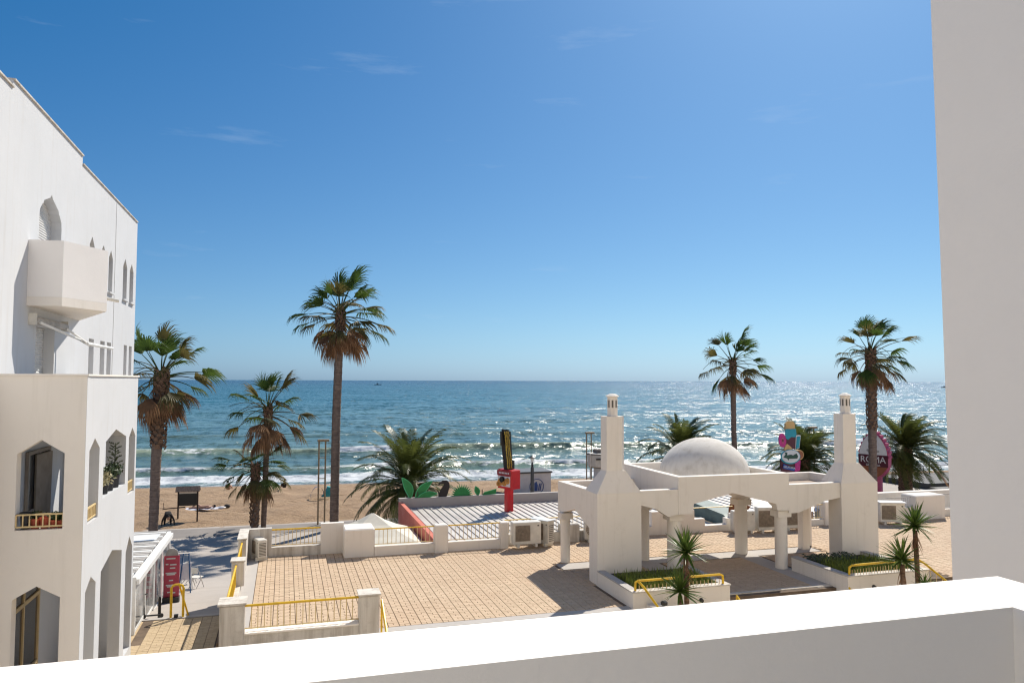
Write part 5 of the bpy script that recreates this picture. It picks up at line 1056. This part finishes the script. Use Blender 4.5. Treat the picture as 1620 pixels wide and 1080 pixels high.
# promenade rail, boardwalk and slide on the right
for i, (a, b_, lb) in enumerate((((26, 55.6), (39, 58.2), 'thin metal beach railing behind the domed pavilion'), ((39.3, 58.3), (75, 58.3), 'thin metal railing along the sea at the right'))):
    r_ = thing('beach_railing', lb, 'railing', (a[0], a[1], 0), 'railings along the beach'); A, Bv = Vector((*a, 0)), Vector((*b_, 0)); n = int((Bv - A).length / 2.0)
    for k in range(n + 1): q = A.lerp(Bv, k / n); MB().tube([(q.x, q.y, -.1), (q.x, q.y, 1.05)], .03, 6).build('post', 'grey_post', r_)
    for z in (.4, .72, 1.05): MB().tube([(A.x, A.y, z), (Bv.x, Bv.y, z)], .022, 6).build('rail', 'grey_post', r_)
bw = thing('boardwalk', 'raised dark timber boardwalk at the right edge of the promenade', 'boardwalk', (56, 54, 0))
for k in range(14): MB().box(52.0 + .02 * k, 70, 51.6 + k * .42, 51.6 + k * .42 + .38, .42, .48).build('plank', 'deck_grey', bw)
MB().box(52.0, 70, 51.45, 51.58, -.1, .5).build('fascia', 'dark_metal', bw); MB().box(51.8, 52.0, 51.45, 57.5, -.1, .5).build('fascia', 'dark_metal', bw)
for x in (52.1, 55, 58, 61, 64): MB().box(x, x + .08, 57.4, 57.48, -.1, 1.5).build('post', 'grey_post', bw)
MB().tube([(52.1, 57.44, 1.5), (64.1, 57.44, 1.5)], .03, 6).build('rail', 'grey_post', bw)
sw = thing('seat_platform', 'low dark bench platform on the right promenade', 'bench', (51.8, 49.6, 0)); MB().box(50.6, 60, 49.2, 50.1, .3, .42).build('seat', 'deck_grey', sw); MB().box(50.7, 51.9, 49.3, 50.0, -.05, .3).build('leg', 'dark_metal', sw); MB().box(56, 57.2, 49.3, 50.0, -.05, .3).build('leg', 'dark_metal', sw)
gs = thing('banner_stand', 'small dark green leaning banner behind the cone sign', 'banner', (44.2, 50.5, 0)); link('panel', MB().prism([(-.5, 1.6), (-.4, 1.65), (.5, .25), (.2, .2)], XZ, -.03, .03).mesh('panel', 'tarp_green'), gs); link('foot', MB().box(.0, .7, -.2, .2, -.02, .06).mesh('foot', 'grey_post'), gs)
# far boats
def boat(loc, s_, label, cabin):
    b_ = thing('boat', label, 'boat', loc, 'boats on the horizon')
    link('hull', MB().prism([(-1 * s_, .0), (.9 * s_, .0), (1.15 * s_, .22 * s_), (.6 * s_, .16 * s_), (-1.05 * s_, .15 * s_)], XZ, -.22 * s_, .22 * s_).mesh('hull', 'boat_dark'), b_)
    link('cabin', MB().bbox(*(v * s_ for v in cabin), .02 * s_).mesh('cabin', 'boat_dark'), b_); link('mast', MB().tube([(0, 0, .3 * s_), (0, 0, .7 * s_)], .03 * s_, 5).mesh('mast', 'boat_dark'), b_)
boat((220, 1900, SEA - .1), 9, 'tiny dark boat just below the horizon right of the tallest palm', (-.3, .2, -.14, .14, .15, .34)); boat((1290, 1230, SEA - .1), 9.5, 'tiny long dark boat near the horizon at far right', (-.6, -.1, -.14, .14, .15, .3))

# ------------------------------------------------------------------ palms
WIND = Vector((0.92, -0.25, 0.0)); G_ = Vector((0, 0, -1))
def petiole(mb, base, d0, ln, droop, wind, r0=.032, n=5):
    pts = [Vector(base)]; d = d0.copy()
    for k in range(n):
        d = (d + G_ * droop / n + WIND * wind / n).normalized(); pts.append(pts[-1] + d * ln / n)
    mb.tube(pts, [r0 * (1 - .55 * k / n) for k in range(n + 1)], 5, cap=False); return pts[-1], d
def fan(mb, base, a, rad, soft, wind, nseg=26, spread=78):
    s = a.cross(Vector((0, 0, 1))); s = s.normalized() if s.length > .15 else a.orthogonal().normalized()
    s = (s + Vector((random.gauss(0, .25), random.gauss(0, .25), random.gauss(0, .35)))); s = (s - a * s.dot(a)).normalized(); n_ = s.cross(a).normalized()
    dth = R(spread) * 2 / nseg
    for k in range(nseg):
        th = -R(spread) + dth * (k + .5)
        if random.random() < .05: continue
        L_ = rad * (.72 + .28 * math.cos(th)) * random.uniform(.86, 1.08)
        d = (a * math.cos(th) + s * math.sin(th) + n_ * (.10 - .35 * abs(th / 1.4) ** 2 * .6)).normalized()
        pw = (-a * math.sin(th) + s * math.cos(th)); tw = R(30) * (1 if k % 2 else -1); pw = (pw * math.cos(tw) + n_ * math.sin(tw)).normalized()
        p1 = base + d * L_ * .56; hw = L_ * .56 * dth * .60
        d2 = (d + G_ * soft * random.uniform(.5, 1.1) + WIND * wind).normalized(); p2 = p1 + d2 * L_ * .28
        d3 = (d2 + G_ * (soft * 1.3 + .15) * random.uniform(.6, 1.4) + WIND * wind * 1.3).normalized(); p3 = p2 + d3 * L_ * .28
        o_ = base + d * .05
        mb.quad(o_ - pw * .012, o_ + pw * .012, p1 + pw * hw, p1 - pw * hw); mb.quad(p1 - pw * hw, p1 + pw * hw, p2 + pw * hw * .62, p2 - pw * hw * .62); mb.quad(p2 - pw * hw * .62, p2 + pw * hw * .62, p3)
def trunk(par, pts, rads, mat, rings=True, name='trunk'):
    pts = [Vector(p) for p in pts]; P, Q = [], []; n = 60
    for k in range(n + 1):
        f = k / n * (len(pts) - 1); i = min(int(f), len(pts) - 2); q = f - i; P.append(pts[i].lerp(pts[i + 1], q)); r_ = rads[i] * (1 - q) + rads[i + 1] * q; Q.append(r_ * (1 + (.035 if k % 2 else -.03) * rings + random.uniform(-.012, .012)))
    return MB().tube(P, Q, 14).build(name, mat, par, smooth=True)
def boots(par, pts, rad, n, ln=.28, mat='trunk_brown', up=.75):
    m = MB(); pts = [Vector(p) for p in pts]
    for k in range(n):
        f = k / n; c = pts[0].lerp(pts[1], f); a = k * 2.39996; d = Vector((math.cos(a), math.sin(a), 0)); s = Vector((-d.y, d.x, 0)); w_ = rad * random.uniform(.32, .5); l = ln * random.uniform(.7, 1.2); r_ = rad * (.92 + .0 * f)
        b0 = c + d * r_; e = c + d * (r_ + l * (1 - up) * 1.3) + Vector((0, 0, l * up)); u = Vector((0, 0, 1)) * .05
        m.quad(b0 - s * w_, b0 + s * w_, e + s * w_ * .35, e - s * w_ * .35); m.quad(b0 + s * w_ - u * 0 - d * .05, e + s * w_ * .35 - d * .06, e - s * w_ * .35 - d * .06, b0 - s * w_ - d * .05); m.quad(e - s * w_ * .35, e + s * w_ * .35, e + s * w_ * .35 - d * .06, e - s * w_ * .35 - d * .06)
        m.quad(b0 - s * w_, e - s * w_ * .35, e - s * w_ * .35 - d * .06, b0 - s * w_ - d * .05); m.quad(b0 + s * w_, e + s * w_ * .35, e + s * w_ * .35 - d * .06, b0 + s * w_ - d * .05)
    o = m.build('leaf_bases', mat, par); o['kind'] = 'stuff'; return o
def fan_palm(label, base, crown, sc, r0, r1, seed, n=36, shag=None, wind=.35, dead=.3, emax=84, emin=-62):
    random.seed(seed); t_ = thing('fan_palm', label, 'palm tree', base, 'fan palms on the promenade'); B0, C0 = Vector(base), Vector(crown)
    mid = B0.lerp(C0, .5) + Vector((random.uniform(-.12, .12), 0, 0))
    trunk(t_, [B0 - Vector((0, 0, .1)), mid, C0], [r0, (r0 + r1) / 2, r1], 'trunk_grey')
    if shag: s0 = B0.lerp(C0, shag[0]); boots(t_, (s0, C0), shag[1], shag[2])
    boots(t_, (C0 - Vector((0, 0, .9 * sc)), C0 + Vector((0, 0, .15))), r1 * 1.15, 46, .34)
    for i in range(n):
        f = (i + .5) / n; el = emax - (emax - emin) * f ** .92 + random.uniform(-7, 7); az = i * 2.39996 + random.uniform(-.25, .25)
        d = Vector((math.cos(az) * math.cos(R(el)), math.sin(az) * math.cos(R(el)), math.sin(R(el))))
        is_dead = f > 1 - dead; m = MB(); ln = sc * random.uniform(.9, 1.75) * (.85 if el > 55 else 1) * (.7 if is_dead else 1)
        start = C0 + Vector((0, 0, .12 - .75 * f * sc)) + Vector((d.x, d.y, 0)) * r1 * .7
        e, dd = petiole(m, start, d, ln, .30 + .5 * f, wind * .5, .034 * sc)
        fan(m, e, dd, sc * random.uniform(.95, 1.3), .34 + .9 * f + (.35 if is_dead else 0), wind * random.uniform(.35, 1.0), 26, random.uniform(48, 74) if not is_dead else random.uniform(40, 62))
        mat = 'palm_dead' if is_dead else ('palm_olive' if random.random() < .3 + f * .5 else 'palm_green')
        m.build('dead_frond' if is_dead else 'frond', mat, t_)
    for i in range(5):
        az = random.uniform(0, 6.28); d = Vector((math.cos(az) * .75, math.sin(az) * .4, random.uniform(.2, .9))).normalized(); m = MB(); petiole(m, C0, d, sc * random.uniform(1.7, 2.3), random.uniform(.6, 1.8), -.2, .026 * sc, 8); m.build('bare_stalk', 'palm_olive', t_)
    return t_
fan_palm('fan palm with a thick shaggy neck beside the white building', (-6.8, 46.0, 0), (-6.55, 46.0, 9.35), 1.22, .24, .3, 3, 40, (.55, .40, 130), .4, .34)
fan_palm('tallest fan palm with a long thin bare trunk', (3.0, 47.6, 0), (3.2, 47.6, 13.2), 1.28, .27, .24, 8, 46, None, .22, .34)
fan_palm('fan palm rising on a thin trunk behind the low paired palm', (-1.1, 49.0, 0), (-0.95, 49.0, 7.2), 1.12, .16, .18, 12, 32, (.72, .26, 50), .22, .42)
fan_palm('short fan palm with a rough dark trunk before the thin paired palm', (-1.62, 48.6, 0), (-1.6, 48.6, 3.75), .9, .2, .2, 15, 34, (.05, .25, 90), .1, .3, 50, -60)
fan_palm('fan palm on a slim trunk behind the white dome', (32.5, 50.0, 0), (32.3, 50.0, 10.5), 1.15, .2, .19, 21, 33, None, .5, .3)
fan_palm('fan palm with a brown shaggy trunk behind the right pylon', (41.3, 46.0, 0), (41.35, 46.0, 11.2), 1.2, .28, .3, 27, 36, (.48, .36, 150), .5, .28)
def date_palm(label, base, crown, L0, r0, seed, n=58, wind=.3, emin=-35, leaf=.46, droop=1.0):
    random.seed(seed); t_ = thing('date_palm', label, 'palm tree', base, 'date palms on the promenade'); B0, C0 = Vector(base), Vector(crown)
    trunk(t_, [B0 - Vector((0, 0, .1)), C0], [r0, r0 * .95], 'trunk_brown'); boots(t_, (B0.lerp(C0, .05), C0 + Vector((0, 0, .25))), r0 * 1.02, 170, .22)
    for i in range(n):
        f = (i + .5) / n; el = 78 - (78 - emin) * f ** .95 + random.uniform(-6, 6); az = i * 2.39996 + random.uniform(-.2, .2)
        d = Vector((math.cos(az) * math.cos(R(el)), math.sin(az) * math.cos(R(el)), math.sin(R(el)))); L_ = L0 * random.uniform(.85, 1.1) * (.8 if el > 70 else 1); m = MB(); N = 40
        p = C0 + Vector((0, 0, .25 - .45 * f)); pts, tans = [p.copy()], []; dr = (1.75 + .6 * f) * droop * random.uniform(.8, 1.2)
        for k in range(N):
            q = (k + 1) / N; d = (d + G_ * dr * q * 1.4 / N + WIND * wind * q * 1.6 / N).normalized(); p = p + d * L_ / N; pts.append(p.copy()); tans.append(d.copy())
        m.tube(pts[::5], [.03 * (1 - .85 * k / 8) for k in range(len(pts[::5]))], 4, cap=False)
        s0 = tans[0].cross(Vector((0, 0, 1))); s0 = s0.normalized() if s0.length > .1 else Vector((math.sin(az), -math.cos(az), 0))
        for k in range(4, N):
            q = k / N; tg = tans[k]; s = (s0 - tg * s0.dot(tg)).normalized(); n_ = s.cross(tg); l = leaf * (.35 + .9 * math.sin(math.pi * (.12 + .80 * q))) * random.uniform(.85, 1.1)
            for sg in (-1, 1):
                dl = (s * sg * .72 + tg * 1.0 + n_ * .25 + G_ * .35 + WIND * wind * .55 + Vector((random.gauss(0, .07),) * 3)).normalized(); w_ = tg * .034
                a = pts[k]; b = a + dl * l * .55; dl2 = (dl + G_ * .35 + WIND * wind * .3).normalized(); c = b + dl2 * l * .5; m.quad(a - w_, a + w_, b + w_ * 1.1, b - w_ * 1.1); m.quad(b - w_ * 1.1, b + w_ * 1.1, c)
        m.build('frond', 'palm_dead' if (f > .93 and random.random() < .5) else 'date_green', t_)
    return t_
date_palm('large low date palm behind the leaf cut-outs of the restaurant', (7.1, 45.0, 0), (7.1, 45.0, 2.75), 3.9, .34, 31, 84, .22, -25, .55)
date_palm('date palm half hidden behind the white dome', (26.8, 48.0, 0), (26.8, 48.0, 3.6), 3.5, .36, 35, 56, .35, -25, .62)
date_palm('date palm behind the colourful ice cream sign', (37.0, 48.0, 0), (37.0, 48.0, 3.0), 3.5, .36, 38, 64, .3, -28, .62)
date_palm('wind-blown date palm with a thick trunk at the far right', (47.5, 49.4, 0), (47.6, 49.4, 3.55), 3.6, .5, 41, 76, .95, -30, .66)

# yuccas below the planters
def sword(name, l, w_, bend, mat):
    m = MB(); n = 5; P = []
    for k in range(n + 1):
        f = k / n; ww = w_ * (1 - f ** 2.2) * (.75 + .6 * f if f < .4 else 1); P.append((l * f, ww, -bend * l * f * f))
    for a, b in zip(P[:-1], P[1:]):
        m.quad((a[0], -a[1], a[2] + a[1] * .35), (a[0], 0, a[2]), (b[0], 0, b[2]), (b[0], -b[1], b[2] + b[1] * .35)); m.quad((a[0], 0, a[2]), (a[0], a[1], a[2] + a[1] * .35), (b[0], b[1], b[2] + b[1] * .35), (b[0], 0, b[2]))
    return m.mesh(name, mat)
YL = [sword('leaf', .62, .034, b, 'yucca_green') for b in (.04, .12, .22)]; YD = [sword('dead_leaf', .5, .018, b, 'palm_dead') for b in (.1, .3)]
def yucca(label, base, rosettes, seed):
    random.seed(seed); t_ = thing('yucca', label, 'yucca', base, 'yuccas below the planters'); B0 = Vector(base)
    for (c, sc, n, nd, off) in rosettes:
        c = Vector(c); foot = B0 + Vector((off, 0, 0)); top = c - B0; q = foot - B0
        link('stem', MB().tube([q, q.lerp(top, .5) + Vector((.04, 0, 0)), top], [.075 * sc, .06 * sc, .055 * sc], 8).mesh('stem', 'trunk_brown', smooth=True), t_)
        for i in range(n + nd):
            live = i < n; f = (i + .5) / n if live else random.random(); el = (84 - 108 * f + random.uniform(-8, 8)) if live else random.uniform(-88, -55); az = i * 2.39996 + random.uniform(-.2, .2)
            s_ = sc * random.uniform(.8, 1.12); M = Matrix.Translation(top + Vector((0, 0, (.1 if live else -.25 * random.random()) * sc))) @ Matrix.Rotation(az, 4, 'Z') @ Matrix.Rotation(-R(el), 4, 'Y') @ Matrix.Rotation(random.uniform(-.5, .5), 4, 'X') @ Matrix.Scale(s_, 4)
            link('leaf' if live else 'dead_leaf', random.choice(YL if live else YD), t_, mat=M)
yucca('two-headed yucca in front of the left planter', (10.35, 18.6, 1.4), [((10.49, 18.6, 4.25), 1.2, 72, 26, .1), ((10.25, 18.5, 3.25), 1.15, 66, 6, -.12)], 51)
yucca('tall yucca on a bare stem in front of the right planter', (18.25, 18.6, 1.4), [((18.2, 18.6, 4.55), 1.2, 80, 34, 0)], 52)
yucca('shorter yucca left of the tall one by the right planter', (17.62, 18.5, 1.4), [((17.6, 18.5, 3.6), 1.25, 72, 12, 0)], 53)
yucca('small low yucca at the foot of the tall one', (18.3, 18.4, 1.4), [((18.3, 18.4, 2.85), .75, 44, 2, 0)], 54)
